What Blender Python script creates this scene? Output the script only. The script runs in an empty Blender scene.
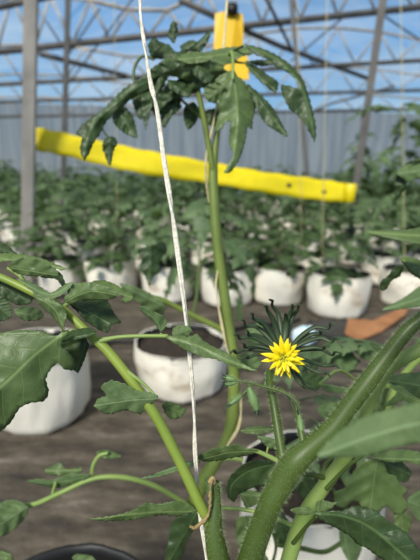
import bpy, bmesh, math, random
from mathutils import Vector, Matrix, noise
from mathutils.geometry import delaunay_2d_cdt
R = math.radians
PI = math.pi
scene = bpy.context.scene
COL = scene.collection
F = 404.0
CAMH, PITCH, ROLL = 0.85, 14.5, 1.5
CM = Matrix.Translation((0, 0, CAMH)) @ Matrix.Rotation(R(90 - PITCH), 4, 'X') @ Matrix.Rotation(R(ROLL), 4, 'Z')
CMI = CM.inverted()

def P(px, py, d):
    """world point seen at a pixel at depth d (metres in front of the lens)"""
    return CM @ Vector(((px - 210) / F * d, (280 - py) / F * d, -d))

def floor_at(px, py):
    a = CM.translation
    v = P(px, py, 1.0) - a
    t = -a.z / v.z
    return a + v * t

# ------------------------------------------------------------------ materials
def new_mat(name):
    m = bpy.data.materials.new(name)
    m.use_nodes = True
    nt = m.node_tree
    nt.nodes.clear()
    out = nt.nodes.new('ShaderNodeOutputMaterial')
    return m, nt, out

def N(nt, t, **kw):
    n = nt.nodes.new(t)
    for k, v in kw.items():
        if k.startswith('i_'):
            key = k[2:].replace('_', ' ')
            n.inputs[key].default_value = v
        else:
            setattr(n, k, v)
    return n

def ramp(nt, fac, stops):
    r = nt.nodes.new('ShaderNodeValToRGB')
    e = r.color_ramp.elements
    while len(e) < len(stops):
        e.new(0.5)
    for k, (p, c) in enumerate(stops):
        e[k].position = p
        e[k].color = (c[0], c[1], c[2], 1)
    nt.links.new(fac, r.inputs[0])
    return r.outputs[0]

def math_node(nt, op, a, b=None, c=None, clamp=False):
    n = nt.nodes.new('ShaderNodeMath')
    n.operation = op
    n.use_clamp = clamp
    for i, v in enumerate((a, b, c)):
        if v is None:
            continue
        if isinstance(v, (int, float)):
            n.inputs[i].default_value = v
        else:
            nt.links.new(v, n.inputs[i])
    return n.outputs[0]

def simple_mat(name, c1, c2=None, scale=30, rough=0.6, metal=0.0, bump=0.0, detail=4, spec=0.5):
    m, nt, out = new_mat(name)
    b = N(nt, 'ShaderNodeBsdfPrincipled')
    b.inputs['Roughness'].default_value = rough
    b.inputs['Metallic'].default_value = metal
    b.inputs['Specular IOR Level'].default_value = spec
    tc = N(nt, 'ShaderNodeTexCoord')
    nz = N(nt, 'ShaderNodeTexNoise')
    nz.inputs['Scale'].default_value = scale
    nz.inputs['Detail'].default_value = detail
    nt.links.new(tc.outputs['Object'], nz.inputs['Vector'])
    c2 = c2 or tuple(x * 0.75 for x in c1)
    col = ramp(nt, nz.outputs['Fac'], [(0.3, c2), (0.7, c1)])
    nt.links.new(col, b.inputs['Base Color'])
    if bump:
        bp = N(nt, 'ShaderNodeBump')
        bp.inputs['Strength'].default_value = bump
        bp.inputs['Distance'].default_value = 0.01
        nt.links.new(nz.outputs['Fac'], bp.inputs['Height'])
        nt.links.new(bp.outputs[0], b.inputs['Normal'])
    nt.links.new(b.outputs[0], out.inputs[0])
    return m

def leaf_mat(name, c1, c2, vein, trans=0.3, rough=0.5, veins=True, spec=0.4):
    """leaf skin with a pale midrib and side veins running in the leaf's own UV frame"""
    m, nt, out = new_mat(name)
    b = N(nt, 'ShaderNodeBsdfPrincipled')
    b.inputs['Roughness'].default_value = rough
    b.inputs['Specular IOR Level'].default_value = spec
    tc = N(nt, 'ShaderNodeTexCoord')
    nz = N(nt, 'ShaderNodeTexNoise')
    nz.inputs['Scale'].default_value = 60 if veins else 14
    nz.inputs['Detail'].default_value = 4
    nt.links.new(tc.outputs['Object'], nz.inputs['Vector'])
    col = ramp(nt, nz.outputs['Fac'], [(0.3, c2), (0.7, c1)])
    if veins:
        sp = N(nt, 'ShaderNodeSeparateXYZ')
        nt.links.new(tc.outputs['UV'], sp.inputs[0])
        u = math_node(nt, 'ABSOLUTE', sp.outputs[0])
        v = sp.outputs[1]
        wob = math_node(nt, 'MULTIPLY', nz.outputs['Fac'], 0.05)
        mid = math_node(nt, 'SUBTRACT', 1.0, math_node(nt, 'DIVIDE', u, 0.016), clamp=True)
        k = math_node(nt, 'SUBTRACT', v, math_node(nt, 'MULTIPLY', u, 0.75))
        k = math_node(nt, 'ADD', k, wob)
        fr = math_node(nt, 'FRACT', math_node(nt, 'MULTIPLY', k, 6.5))
        side = math_node(nt, 'SUBTRACT', 1.0, math_node(nt, 'DIVIDE', math_node(nt, 'ABSOLUTE', math_node(nt, 'SUBTRACT', fr, 0.5)), 0.055), clamp=True)
        side = math_node(nt, 'MULTIPLY', side, 0.4)
        vo = N(nt, 'ShaderNodeTexVoronoi', feature='DISTANCE_TO_EDGE')
        vo.inputs['Scale'].default_value = 16
        nt.links.new(tc.outputs['UV'], vo.inputs['Vector'])
        net = math_node(nt, 'SUBTRACT', 1.0, math_node(nt, 'DIVIDE', vo.outputs['Distance'], 0.06), clamp=True)
        net = math_node(nt, 'MULTIPLY', net, 0.16)
        allv = math_node(nt, 'MAXIMUM', math_node(nt, 'MAXIMUM', mid, side), net)
        mx = N(nt, 'ShaderNodeMix', data_type='RGBA')
        nt.links.new(math_node(nt, 'MULTIPLY', allv, 0.75), mx.inputs[0])
        nt.links.new(col, mx.inputs[6])
        mx.inputs[7].default_value = (*vein, 1)
        col = mx.outputs[2]
        bp = N(nt, 'ShaderNodeBump')
        bp.inputs['Strength'].default_value = 0.5
        bp.inputs['Distance'].default_value = 0.0006
        bp.invert = True
        nt.links.new(allv, bp.inputs['Height'])
        nt.links.new(bp.outputs[0], b.inputs['Normal'])
    nt.links.new(col, b.inputs['Base Color'])
    tr = N(nt, 'ShaderNodeBsdfTranslucent')
    g = N(nt, 'ShaderNodeMix', data_type='RGBA', blend_type='MULTIPLY')
    g.inputs[0].default_value = 1.0
    nt.links.new(col, g.inputs[6])
    g.inputs[7].default_value = (1.5, 1.6, 0.55, 1)
    nt.links.new(g.outputs[2], tr.inputs[0])
    ms = N(nt, 'ShaderNodeMixShader')
    ms.inputs[0].default_value = trans
    nt.links.new(b.outputs[0], ms.inputs[1])
    nt.links.new(tr.outputs[0], ms.inputs[2])
    nt.links.new(ms.outputs[0], out.inputs[0])
    return m

M = {}
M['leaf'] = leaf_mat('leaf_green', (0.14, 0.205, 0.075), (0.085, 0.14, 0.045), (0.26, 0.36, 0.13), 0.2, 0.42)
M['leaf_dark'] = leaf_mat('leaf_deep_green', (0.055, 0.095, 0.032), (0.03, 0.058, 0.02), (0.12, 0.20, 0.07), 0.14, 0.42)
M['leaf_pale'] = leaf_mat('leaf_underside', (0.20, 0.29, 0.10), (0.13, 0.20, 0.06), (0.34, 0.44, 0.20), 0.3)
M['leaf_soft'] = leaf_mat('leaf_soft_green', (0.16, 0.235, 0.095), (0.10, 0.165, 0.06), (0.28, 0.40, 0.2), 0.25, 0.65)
M['leaf_far'] = leaf_mat('leaf_far', (0.10, 0.165, 0.06), (0.035, 0.07, 0.024), (0, 0, 0), 0.25, 0.5, veins=False)
M['leaf_far2'] = leaf_mat('leaf_far_grey', (0.17, 0.25, 0.12), (0.06, 0.11, 0.045), (0, 0, 0), 0.25, 0.5, veins=False)
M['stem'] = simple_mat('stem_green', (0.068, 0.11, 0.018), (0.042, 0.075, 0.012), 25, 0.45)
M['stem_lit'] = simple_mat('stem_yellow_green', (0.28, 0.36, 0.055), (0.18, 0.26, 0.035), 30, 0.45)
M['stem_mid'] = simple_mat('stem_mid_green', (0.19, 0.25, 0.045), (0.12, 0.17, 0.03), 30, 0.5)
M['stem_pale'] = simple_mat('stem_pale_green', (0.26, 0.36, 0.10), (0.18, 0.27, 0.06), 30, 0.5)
M['stem_far'] = simple_mat('stem_far_green', (0.16, 0.24, 0.07), (0.1, 0.16, 0.05), 10, 0.6)
M['sepal'] = simple_mat('sepal_green', (0.045, 0.075, 0.032), (0.022, 0.042, 0.018), 60, 0.5)
M['bud'] = simple_mat('bud_green', (0.17, 0.27, 0.10), (0.10, 0.18, 0.06), 80, 0.5)
M['hair'] = simple_mat('plant_hair', (0.36, 0.44, 0.24), (0.28, 0.36, 0.18), 30, 0.6)
M['petal'] = simple_mat('petal_yellow', (0.95, 0.80, 0.01), (0.90, 0.66, 0.005), 90, 0.45)
M['stamen'] = simple_mat('stamen_olive', (0.60, 0.55, 0.03), (0.22, 0.28, 0.03), 200, 0.5)
M['scar'] = simple_mat('dry_scar', (0.42, 0.32, 0.14), (0.22, 0.15, 0.06), 150, 0.8, bump=0.5)
M['twine'] = simple_mat('twine_white', (0.86, 0.82, 0.72), (0.66, 0.60, 0.50), 220, 0.6, bump=0.3)
M['twine2'] = simple_mat('twine_cream', (0.70, 0.62, 0.36), (0.5, 0.42, 0.22), 150, 0.6)
M['soil'] = simple_mat('coco_soil', (0.055, 0.038, 0.026), (0.015, 0.011, 0.009), 60, 0.95, bump=0.8)
M['bag_in'] = simple_mat('bag_black_inside', (0.02, 0.02, 0.022), (0.012, 0.012, 0.012), 20, 0.4)
M['black'] = simple_mat('black_plastic', (0.018, 0.018, 0.02), (0.01, 0.01, 0.01), 20, 0.45)
M['steel'] = simple_mat('galvanised_steel', (0.46, 0.42, 0.38), (0.26, 0.235, 0.21), 5, 0.6, 0.3)
M['steel_dark'] = simple_mat('weathered_steel', (0.16, 0.15, 0.145), (0.09, 0.085, 0.08), 5, 0.65, 0.3)
M['yellow'] = simple_mat('sticky_yellow', (0.86, 0.70, 0.008), (0.78, 0.61, 0.006), 12, 0.4)
M['yellow_card'] = simple_mat('sticky_card_yellow', (0.78, 0.48, 0.008), (0.70, 0.41, 0.006), 12, 0.45)
M['card'] = simple_mat('brown_board', (0.45, 0.21, 0.09), (0.30, 0.13, 0.055), 12, 0.8)
M['blue'] = simple_mat('pale_blue_plastic', (0.42, 0.70, 0.88), (0.75, 0.86, 0.92), 14, 0.35)

def bag_mat():
    m, nt, out = new_mat('bag_white_plastic')
    b = N(nt, 'ShaderNodeBsdfPrincipled')
    b.inputs['Roughness'].default_value = 0.42
    tc = N(nt, 'ShaderNodeTexCoord')
    nz = N(nt, 'ShaderNodeTexNoise'); nz.inputs['Scale'].default_value = 9; nz.inputs['Detail'].default_value = 6
    nt.links.new(tc.outputs['Object'], nz.inputs['Vector'])
    col = ramp(nt, nz.outputs['Fac'], [(0.28, (0.50, 0.41, 0.30)), (0.40, (0.82, 0.77, 0.67)), (0.75, (0.86, 0.82, 0.74))])
    nt.links.new(col, b.inputs['Base Color'])
    mp = N(nt, 'ShaderNodeMapping'); mp.inputs['Scale'].default_value = (14, 14, 4)
    nt.links.new(tc.outputs['Object'], mp.inputs[0])
    n2 = N(nt, 'ShaderNodeTexNoise'); n2.inputs['Scale'].default_value = 1; n2.inputs['Detail'].default_value = 3
    nt.links.new(mp.outputs[0], n2.inputs['Vector'])
    bp = N(nt, 'ShaderNodeBump'); bp.inputs['Strength'].default_value = 0.5; bp.inputs['Distance'].default_value = 0.02
    nt.links.new(n2.outputs['Fac'], bp.inputs['Height'])
    nt.links.new(bp.outputs[0], b.inputs['Normal'])
    nt.links.new(b.outputs[0], out.inputs[0])
    return m
M['bag'] = bag_mat()

def floor_mat():
    m, nt, out = new_mat('ground_cover_fabric')
    b = N(nt, 'ShaderNodeBsdfPrincipled'); b.inputs['Roughness'].default_value = 0.75
    tc = N(nt, 'ShaderNodeTexCoord')
    mp = N(nt, 'ShaderNodeMapping'); mp.inputs['Scale'].default_value = (3.0, 9.0, 1); mp.inputs['Rotation'].default_value = (0, 0, R(8))
    nt.links.new(tc.outputs['Object'], mp.inputs[0])
    n1 = N(nt, 'ShaderNodeTexNoise'); n1.inputs['Scale'].default_value = 1.7; n1.inputs['Detail'].default_value = 8; n1.inputs['Roughness'].default_value = 0.68
    nt.links.new(mp.outputs[0], n1.inputs['Vector'])
    col = ramp(nt, n1.outputs['Fac'], [(0.30, (0.022, 0.018, 0.014)), (0.46, (0.065, 0.052, 0.039)), (0.60, (0.125, 0.102, 0.077)), (0.74, (0.28, 0.25, 0.205))])
    nt.links.new(col, b.inputs['Base Color'])
    n2 = N(nt, 'ShaderNodeTexNoise'); n2.inputs['Scale'].default_value = 18; n2.inputs['Detail'].default_value = 5
    nt.links.new(tc.outputs['Object'], n2.inputs['Vector'])
    bp = N(nt, 'ShaderNodeBump'); bp.inputs['Strength'].default_value = 0.6; bp.inputs['Distance'].default_value = 0.02
    nt.links.new(n2.outputs['Fac'], bp.inputs['Height'])
    nt.links.new(bp.outputs[0], b.inputs['Normal'])
    nt.links.new(b.outputs[0], out.inputs[0])
    return m

def film_mat(name, opaque, c1, c2, scale, streak):
    """greenhouse film: partly clear, partly milky, with dusty streaks"""
    m, nt, out = new_mat(name)
    tc = N(nt, 'ShaderNodeTexCoord')
    mp = N(nt, 'ShaderNodeMapping'); mp.inputs['Scale'].default_value = streak
    nt.links.new(tc.outputs['Object'], mp.inputs[0])
    n1 = N(nt, 'ShaderNodeTexNoise'); n1.inputs['Scale'].default_value = scale; n1.inputs['Detail'].default_value = 5
    nt.links.new(mp.outputs[0], n1.inputs['Vector'])
    col = ramp(nt, n1.outputs['Fac'], [(0.3, c1), (0.7, c2)])
    tr = N(nt, 'ShaderNodeBsdfTransparent'); tr.inputs[0].default_value = (0.93, 0.96, 0.98, 1)
    tl = N(nt, 'ShaderNodeBsdfTranslucent'); df = N(nt, 'ShaderNodeBsdfDiffuse')
    nt.links.new(col, tl.inputs[0]); nt.links.new(col, df.inputs[0])
    m1 = N(nt, 'ShaderNodeMixShader'); m1.inputs[0].default_value = 0.4
    nt.links.new(tl.outputs[0], m1.inputs[1]); nt.links.new(df.outputs[0], m1.inputs[2])
    fac = math_node(nt, 'MULTIPLY_ADD', n1.outputs['Fac'], 0.35, opaque - 0.17, clamp=True)
    m2 = N(nt, 'ShaderNodeMixShader')
    nt.links.new(fac, m2.inputs[0]); nt.links.new(tr.outputs[0], m2.inputs[1]); nt.links.new(m1.outputs[0], m2.inputs[2])
    nt.links.new(m2.outputs[0], out.inputs[0])
    return m
M['film'] = film_mat('roof_film', 0.18, (0.75, 0.82, 0.88), (0.9, 0.93, 0.95), 1.2, (0.5, 2.5, 1))
M['wallfilm'] = film_mat('side_curtain_film', 0.9, (0.20, 0.21, 0.22), (0.42, 0.44, 0.45), 1.0, (5, 5, 0.3))

# ------------------------------------------------------------------ object helpers
def link(name, me, mat, parent=None, smooth=True, world=True):
    o = bpy.data.objects.new(name, me)
    COL.objects.link(o)
    if mat is not None:
        for mm in (mat if isinstance(mat, (list, tuple)) else [mat]):
            me.materials.append(mm)
    if smooth:
        me.polygons.foreach_set('use_smooth', [True] * len(me.polygons))
    if parent is not None:
        o.parent = parent
        if world:   # mesh coordinates were written in world space
            base = parent
            off = Vector((0, 0, 0))
            while base is not None:
                off += base.location
                base = base.parent
            me.transform(Matrix.Translation(-off))
    return o

def thing(name, label, cat, loc=(0, 0, 0), group=None):
    o = bpy.data.objects.new(name, None)
    COL.objects.link(o)
    o.location = loc
    o.empty_display_size = 0.05
    return tag(o, label, cat, group)

def tag(o, label, cat, group=None, kind=None):
    if label: o['label'] = label
    if cat: o['category'] = cat
    if group: o['group'] = group
    if kind: o['kind'] = kind
    return o

def bm_mesh(bm, name='mesh'):
    me = bpy.data.meshes.new(name)
    bmesh.ops.recalc_face_normals(bm, faces=bm.faces[:])
    bm.to_mesh(me)
    bm.free()
    return me

def catmull(pts, n):
    """pts: list of tuples of equal length; n samples between knots"""
    if len(pts) < 3:
        a, b = pts[0], pts[-1]
        return [tuple(a[k] + (b[k] - a[k]) * i / n for k in range(len(a))) for i in range(n + 1)]
    out = []
    L = len(pts)
    for i in range(L - 1):
        p0 = pts[max(i - 1, 0)]; p1 = pts[i]; p2 = pts[i + 1]; p3 = pts[min(i + 2, L - 1)]
        for s in range(n):
            t = s / n
            out.append(tuple(0.5 * (2 * p1[k] + (p2[k] - p0[k]) * t + (2 * p0[k] - 5 * p1[k] + 4 * p2[k] - p3[k]) * t * t
                             + (3 * p1[k] - p0[k] - 3 * p2[k] + p3[k]) * t ** 3) for k in range(len(p1))))
    out.append(tuple(pts[-1]))
    return out

def tube_into(bm, path, seg=8, ell=1.0, cap=True):
    """path: [(x,y,z,r)]"""
    pts = [Vector(p[:3]) for p in path]
    rad = [p[3] for p in path]
    rings = []
    t0 = (pts[1] - pts[0]).normalized()
    up = Vector((0, 0, 1)) if abs(t0.z) < 0.9 else Vector((1, 0, 0))
    nrm = (up - t0 * up.dot(t0)).normalized()
    for i, p in enumerate(pts):
        a = pts[max(i - 1, 0)]; b = pts[min(i + 1, len(pts) - 1)]
        t = b - a
        t = t.normalized() if t.length > 1e-9 else t0
        nrm = nrm - t * nrm.dot(t)
        nrm = nrm.normalized() if nrm.length > 1e-6 else t.orthogonal().normalized()
        bi = t.cross(nrm)
        ring = []
        for k in range(seg):
            a_ = 2 * PI * k / seg
            ring.append(bm.verts.new(p + (nrm * math.cos(a_) * ell + bi * math.sin(a_)) * rad[i]))
        rings.append(ring)
    for i in range(len(rings) - 1):
        for k in range(seg):
            bm.faces.new((rings[i][k], rings[i][(k + 1) % seg], rings[i + 1][(k + 1) % seg], rings[i + 1][k]))
    if cap:
        bm.faces.new(rings[0][::-1]); bm.faces.new(rings[-1])
    return rings

def px_path(pts, n=6):
    """[(px,py,depth,width_px)] -> smooth world path with radii"""
    out = []
    for (x, y, d, w) in catmull(pts, n):
        p = P(x, y, d)
        out.append((p.x, p.y, p.z, max(w, 0.2) * d / F / 2))
    return out

def stem(name, pts, mat, parent, n=6, seg=12, label=None, extra=None, knobs=0.0):
    path = px_path(pts, n)
    if extra:
        path = path + catmull([path[-1]] + extra, 6)[1:]
    if knobs:
        path = [(x, y, z, r * (1 + knobs * noise.noise(Vector((x * 60, y * 60, z * 60))))) for x, y, z, r in path]
    bm = bmesh.new()
    tube_into(bm, path, seg)
    o = link(name, bm_mesh(bm), M[mat] if isinstance(mat, str) else mat, parent)
    if label: o['label'] = label
    return o, path

def hairs_into(bm, path, count, length, rng, rad=0.00008):
    for _ in range(count):
        i = rng.randrange(len(path) - 1)
        f = rng.random()
        a, b = path[i], path[i + 1]
        p = Vector(a[:3]).lerp(Vector(b[:3]), f)
        r = a[3] * (1 - f) + b[3] * f
        t = (Vector(b[:3]) - Vector(a[:3])).normalized()
        o1 = t.orthogonal().normalized(); o2 = t.cross(o1)
        an = rng.random() * 2 * PI
        d = o1 * math.cos(an) + o2 * math.sin(an)
        s = p + d * r * 0.96
        dirn = (d + t * rng.uniform(-0.25, 0.35) + Vector((rng.uniform(-.2, .2),) * 3)).normalized()
        e = s + dirn * length * rng.uniform(0.5, 1.2)
        w1 = dirn.orthogonal().normalized() * rad; w2 = dirn.cross(w1.normalized()) * rad
        v = [bm.verts.new(s + w1), bm.verts.new(s - w1 * 0.5 + w2), bm.verts.new(s - w1 * 0.5 - w2), bm.verts.new(e)]
        for q in ((0, 1, 3), (1, 2, 3), (2, 0, 3)):
            bm.faces.new([v[j] for j in q])

def hairs(parent, jobs, seed=1):
    rng = random.Random(seed)
    bm = bmesh.new()
    for path, c, l in jobs:
        hairs_into(bm, path, c, l, rng)
    o = link('stem_hairs', bm_mesh(bm), M['hair'], parent, smooth=False)
    o['kind'] = 'stuff'
    return o

# ---- leaves with a traced outline, a real distance, tilt, fold, ripple and thickness
LEAF_N = [0]
def leaf(parent, outline, mid, d0, d1=None, mat='leaf', tilt=0.0, fold=0.35, ripple=1.0, teeth=1.2, name='leaf', label=None, bow=0.0, thick=0.0004, dpx=None):
    LEAF_N[0] += 1
    rng = random.Random(LEAF_N[0] * 7)
    d1 = d0 if d1 is None else d1
    nO = len(outline)
    # smooth + serrate
    pts = []
    for i in range(nO):
        p0, p1, p2, p3 = outline[i - 1], outline[i], outline[(i + 1) % nO], outline[(i + 2) % nO]
        L = math.hypot(p2[0] - p1[0], p2[1] - p1[1])
        k = max(2, int(L / 2.2))
        for s in range(k):
            t = s / k
            x = 0.5 * (2 * p1[0] + (p2[0] - p0[0]) * t + (2 * p0[0] - 5 * p1[0] + 4 * p2[0] - p3[0]) * t * t + (3 * p1[0] - p0[0] - 3 * p2[0] + p3[0]) * t ** 3)
            y = 0.5 * (2 * p1[1] + (p2[1] - p0[1]) * t + (2 * p0[1] - 5 * p1[1] + 4 * p2[1] - p3[1]) * t * t + (3 * p1[1] - p0[1] - 3 * p2[1] + p3[1]) * t ** 3)
            # blend catmull with the straight edge so corners stay crisp
            lx = p1[0] + (p2[0] - p1[0]) * t; ly = p1[1] + (p2[1] - p1[1]) * t
            x = 0.6 * x + 0.4 * lx; y = 0.6 * y + 0.4 * ly
            pts.append([x, y])
    if teeth:
        acc = 0.0
        per = 7.0 if (max(p[0] for p in outline) - min(p[0] for p in outline)) > 50 else 5.0
        q = []
        for i, p in enumerate(pts):
            a = pts[i - 1]; b = pts[(i + 1) % len(pts)]
            tx, ty = b[0] - a[0], b[1] - a[1]
            l = math.hypot(tx, ty) or 1
            acc += math.hypot(p[0] - a[0], p[1] - a[1])
            saw = (acc / per) % 1.0
            amp = teeth * (saw - 0.5) * (0.6 + 0.8 * rng.random())
            q.append([p[0] + ty / l * amp, p[1] - tx / l * amp])
        pts = q
    xs = [p[0] for p in pts]; ys = [p[1] for p in pts]
    area = abs(sum(pts[i - 1][0] * pts[i][1] - pts[i][0] * pts[i - 1][1] for i in range(len(pts)))) / 2
    sp = max(1.6, math.sqrt(area) / 20)
    verts = [Vector(p) for p in pts]
    nb = len(verts)
    y = min(ys)
    row = 0
    while y < max(ys):
        x = min(xs) + (sp / 2 if row % 2 else 0)
        while x < max(xs):
            # inside test
            c = False
            j = nb - 1
            for i in range(nb):
                if (pts[i][1] > y) != (pts[j][1] > y) and x < (pts[j][0] - pts[i][0]) * (y - pts[i][1]) / (pts[j][1] - pts[i][1]) + pts[i][0]:
                    c = not c
                j = i
            if c and min((x - p[0]) ** 2 + (y - p[1]) ** 2 for p in pts) > (sp * 0.55) ** 2:
                verts.append(Vector((x, y)))
            x += sp
        y += sp * 0.87
        row += 1
    res = delaunay_2d_cdt(verts, [], [list(range(nb))], 1, 1e-4)
    vs, fs = res[0], res[2]
    # midrib frame
    ml = catmull([tuple(m) for m in mid], 8)
    cum = [0]
    for a, b in zip(ml, ml[1:]):
        cum.append(cum[-1] + math.hypot(b[0] - a[0], b[1] - a[1]))
    Lm = cum[-1] or 1
    px2m = d0 / F
    co = []; uvs = []
    ph = rng.random() * 10
    for v in vs:
        best = None
        for i in range(len(ml) - 1):
            ax, ay = ml[i]; bx, by = ml[i + 1]
            dx, dy = bx - ax, by - ay
            l2 = dx * dx + dy * dy or 1e-9
            t = ((v.x - ax) * dx + (v.y - ay) * dy) / l2
            lo = -1e9 if i == 0 else 0; hi = 1e9 if i == len(ml) - 2 else 1
            t = min(max(t, lo), hi)
            qx, qy = ax + dx * t, ay + dy * t
            dd = (v.x - qx) ** 2 + (v.y - qy) ** 2
            if best is None or dd < best[0] - 1e-9:
                sgn = 1 if dx * (v.y - ay) - dy * (v.x - ax) > 0 else -1
                best = (dd, math.sqrt(dd) * sgn, (cum[i] + math.sqrt(l2) * t) / Lm)
        u, t = best[1], best[2]
        tc = min(max(t, -0.3), 1.3)
        h = -abs(u) * fold + tilt * u + bow * Lm * (tc * (1 - tc))
        h += ripple * (1.3 * math.sin(tc * 19 - abs(u) / Lm * 14 + ph) * min(1, abs(u) / 6) + 2.2 * noise.noise(Vector((v.x * 0.06 + ph, v.y * 0.06, ph))) + 0.8 * noise.noise(Vector((v.x * 0.22 + ph, v.y * 0.22, ph))))
        d = d0 + (d1 - d0) * tc - h * px2m
        co.append(P(v.x, v.y, d))
        uvs.append((u / Lm, t))
    me = bpy.data.meshes.new('leaf')
    me.from_pydata([c[:] for c in co], [], [list(f) for f in fs])
    uvl = me.uv_layers.new(name='UVMap')
    for li, l in enumerate(me.loops):
        uvl.data[li].uv = uvs[l.vertex_index]
    o = link(name, me, M[mat], parent)
    sm = o.modifiers.new('thickness', 'SOLIDIFY'); sm.thickness = thick; sm.offset = 0
    if label: o['label'] = label
    return o

# ================================================================== SETTING
def box_into(bm, c, s, rot=None):
    m = Matrix.Translation(c) @ (rot.to_4x4() if rot else Matrix.Identity(4)) @ Matrix.Diagonal((*s, 1))
    return bmesh.ops.create_cube(bm, size=1.0, matrix=m)['verts']

X0, X1, Y0, Y1, ZE = -11.0, 13.0, -4.0, 17.0, 3.4
def setting(name, me, mat, smooth=False):
    o = link(name, me, mat, None, smooth)
    o['kind'] = 'structure'
    return o
bm = bmesh.new()
bmesh.ops.create_grid(bm, x_segments=160, y_segments=150, size=1, matrix=Matrix.Translation(((X0 + X1) / 2, (Y0 + Y1) / 2, 0)) @ Matrix.Diagonal(((X1 - X0) / 2, (Y1 - Y0) / 2, 1, 1)))
for v in bm.verts:
    v.co.z = -abs(0.012 * noise.noise(v.co * 1.7)) - 0.004 * abs(noise.noise(v.co * 6))
setting('floor', bm_mesh(bm), floor_mat(), True)
bm = bmesh.new()
bmesh.ops.create_grid(bm, x_segments=120, y_segments=2, size=1, matrix=Matrix.Translation(((X0 + X1) / 2, (Y0 + Y1) / 2, 0)) @ Matrix.Diagonal(((X1 - X0) / 2, (Y1 - Y0) / 2, 1, 1)))
for v in bm.verts:
    v.co.z = ZE + 1.3 * abs(math.sin((v.co.x + 3) * PI / 8.0)) ** 0.8
setting('ceiling', bm_mesh(bm), M['film'], True)
def curtain(name, a, b, z1):
    bm = bmesh.new()
    n = 260
    L = (Vector(b) - Vector(a))
    nrm = Vector((-L.y, L.x, 0)).normalized()
    prev = None
    for i in range(n + 1):
        p = Vector(a) + L * i / n + nrm * 0.03 * math.sin(i * 0.9 + 2 * noise.noise(Vector((i * 0.1, 0, 0))))
        q = (bm.verts.new((p.x, p.y, -0.02)), bm.verts.new((p.x, p.y, z1)))
        if prev:
            bm.faces.new((prev[0], q[0], q[1], prev[1]))
        prev = q
    setting(name, bm_mesh(bm), M['wallfilm'], True)
curtain('wall_back', (X0, Y1, 0), (X1, Y1, 0), ZE)
curtain('wall_left', (X0, Y0, 0), (X0, Y1, 0), ZE)
curtain('wall_right', (X1, Y0, 0), (X1, Y1, 0), ZE)

# ---- posts
def post(a, b, w, mat, label, group=None, name='greenhouse_post'):
    """square-section steel post with a base plate and a bracket at the top"""
    a = Vector(a); b = Vector(b)
    t = thing(name, label, 'post', a, group)
    d = (b - a)
    bm = bmesh.new()
    rot = d.to_track_quat('Z', 'Y').to_matrix()
    vs = box_into(bm, (a + b) / 2, (w, w * 0.8, d.length), rot)
    bmesh.ops.bevel(bm, geom=bm.edges[:], offset=w * 0.12, segments=2, affect='EDGES')
    link('post_shaft', bm_mesh(bm), M[mat], t, False)
    bm = bmesh.new()
    box_into(bm, (a.x, a.y, 0.005), (w * 2, w * 2, 0.012))
    link('base_plate', bm_mesh(bm), M[mat], t, False)
    return t

def vertical_to(px, py_base, px2, py2, ztop):
    """post foot on the floor at a pixel, leaning so it passes the second pixel"""
    a = floor_at(px, py_base)
    v = P(px2, py2, 1.0) - CM.translation
    s = math.hypot(a.x, a.y) / math.hypot(v.x, v.y)
    q = CM.translation + v * s
    d = q - a
    return a, a + d * (ztop / d.z)
a, b = vertical_to(27, 285, 31, 0, 4.0)
post(a, b, 0.115, 'steel', 'thick grey steel post standing upright at the left side')
a, b = vertical_to(345, 262, 383, 0, 4.1)
post(a, b, 0.085, 'steel_dark', 'leaning dark steel post on the right beyond the white bags')
a, b = vertical_to(62, 226, 68, 0, 3.35)
post(a, b, 0.10, 'steel_dark', 'thin distant post right of the thick left post')
a, b = vertical_to(312, 222, 292, 10, 4.0)
post(a, b, 0.09, 'steel_dark', 'distant slanting post between the yellow card and right post')

# ---- roof trusses: bottom chord, bowed top chord, web bars
def bar_into(bm, p, q, r, seg=6):
    tube_into(bm, [(*p, r), (*q, r)], seg)
def truss(l, r, rise, rad, label, n=14):
    A = P(*l); B = P(*r)
    t = thing('roof_truss', label, 'truss', (A + B) / 2, 'steel roof trusses under the blue film')
    bm = bmesh.new(); bar_into(bm, A, B, rad, 8)
    link('bottom_chord', bm_mesh(bm), M['steel_dark'], t)
    top = []
    for i in range(n + 1):
        f = i / n
        p = A.lerp(B, f)
        p = p + Vector((0, 0, rise * (0.35 + 0.65 * abs(math.sin(f * PI * 2 + 0.6)))))
        top.append((p.x, p.y, p.z, rad * 0.6))
    bm = bmesh.new(); tube_into(bm, top, 6)
    link('top_chord', bm_mesh(bm), M['steel'], t)
    for i in range(n):
        bm = bmesh.new()
        p = A.lerp(B, (i + 0.5) / n)
        bar_into(bm, top[i][:3], p, rad * 0.42)
        bar_into(bm, top[i + 1][:3], p, rad * 0.42)
        link('web_brace', bm_mesh(bm), M['steel'], t)
    return t
truss((-60, 58, 7.4), (470, 2, 7.4), 0.85, 0.060, 'nearest roof truss with thick lower bar behind the yellow card')
truss((-80, 89, 9.2), (500, 56, 9.2), 0.8, 0.048, 'second roof truss, lower bar crossing just under the nearest one')
truss((-80, 104, 11.2), (500, 88, 11.2), 0.7, 0.045, 'third roof truss, further back than the second')
truss((-80, 118, 13.4), (500, 108, 13.4), 0.6, 0.05, 'farthest roof truss, just above the grey back wall')
def purlin(pts, rad, label):
    path = [(*P(x, y, d), rad) for x, y, d in pts]
    bm = bmesh.new(); tube_into(bm, path, 8)
    o = link('roof_brace', bm_mesh(bm), M['steel_dark'], None)
    return tag(o, label, 'brace')
purlin([(40, 54, 7.3), (140, 79, 9.6), (205, 96, 12)], 0.05, 'slanting roof brace running down right from the left post')
purlin([(180, 0, 6.6), (240, 28, 7.4), (280, 46, 8.4), (372, 80, 10.6)], 0.055, 'slanting roof brace crossing behind the yellow card to the right post')
purlin([(-5, 8, 6.2), (60, -6, 6.0)], 0.05, 'short roof brace in the top left corner')
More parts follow.
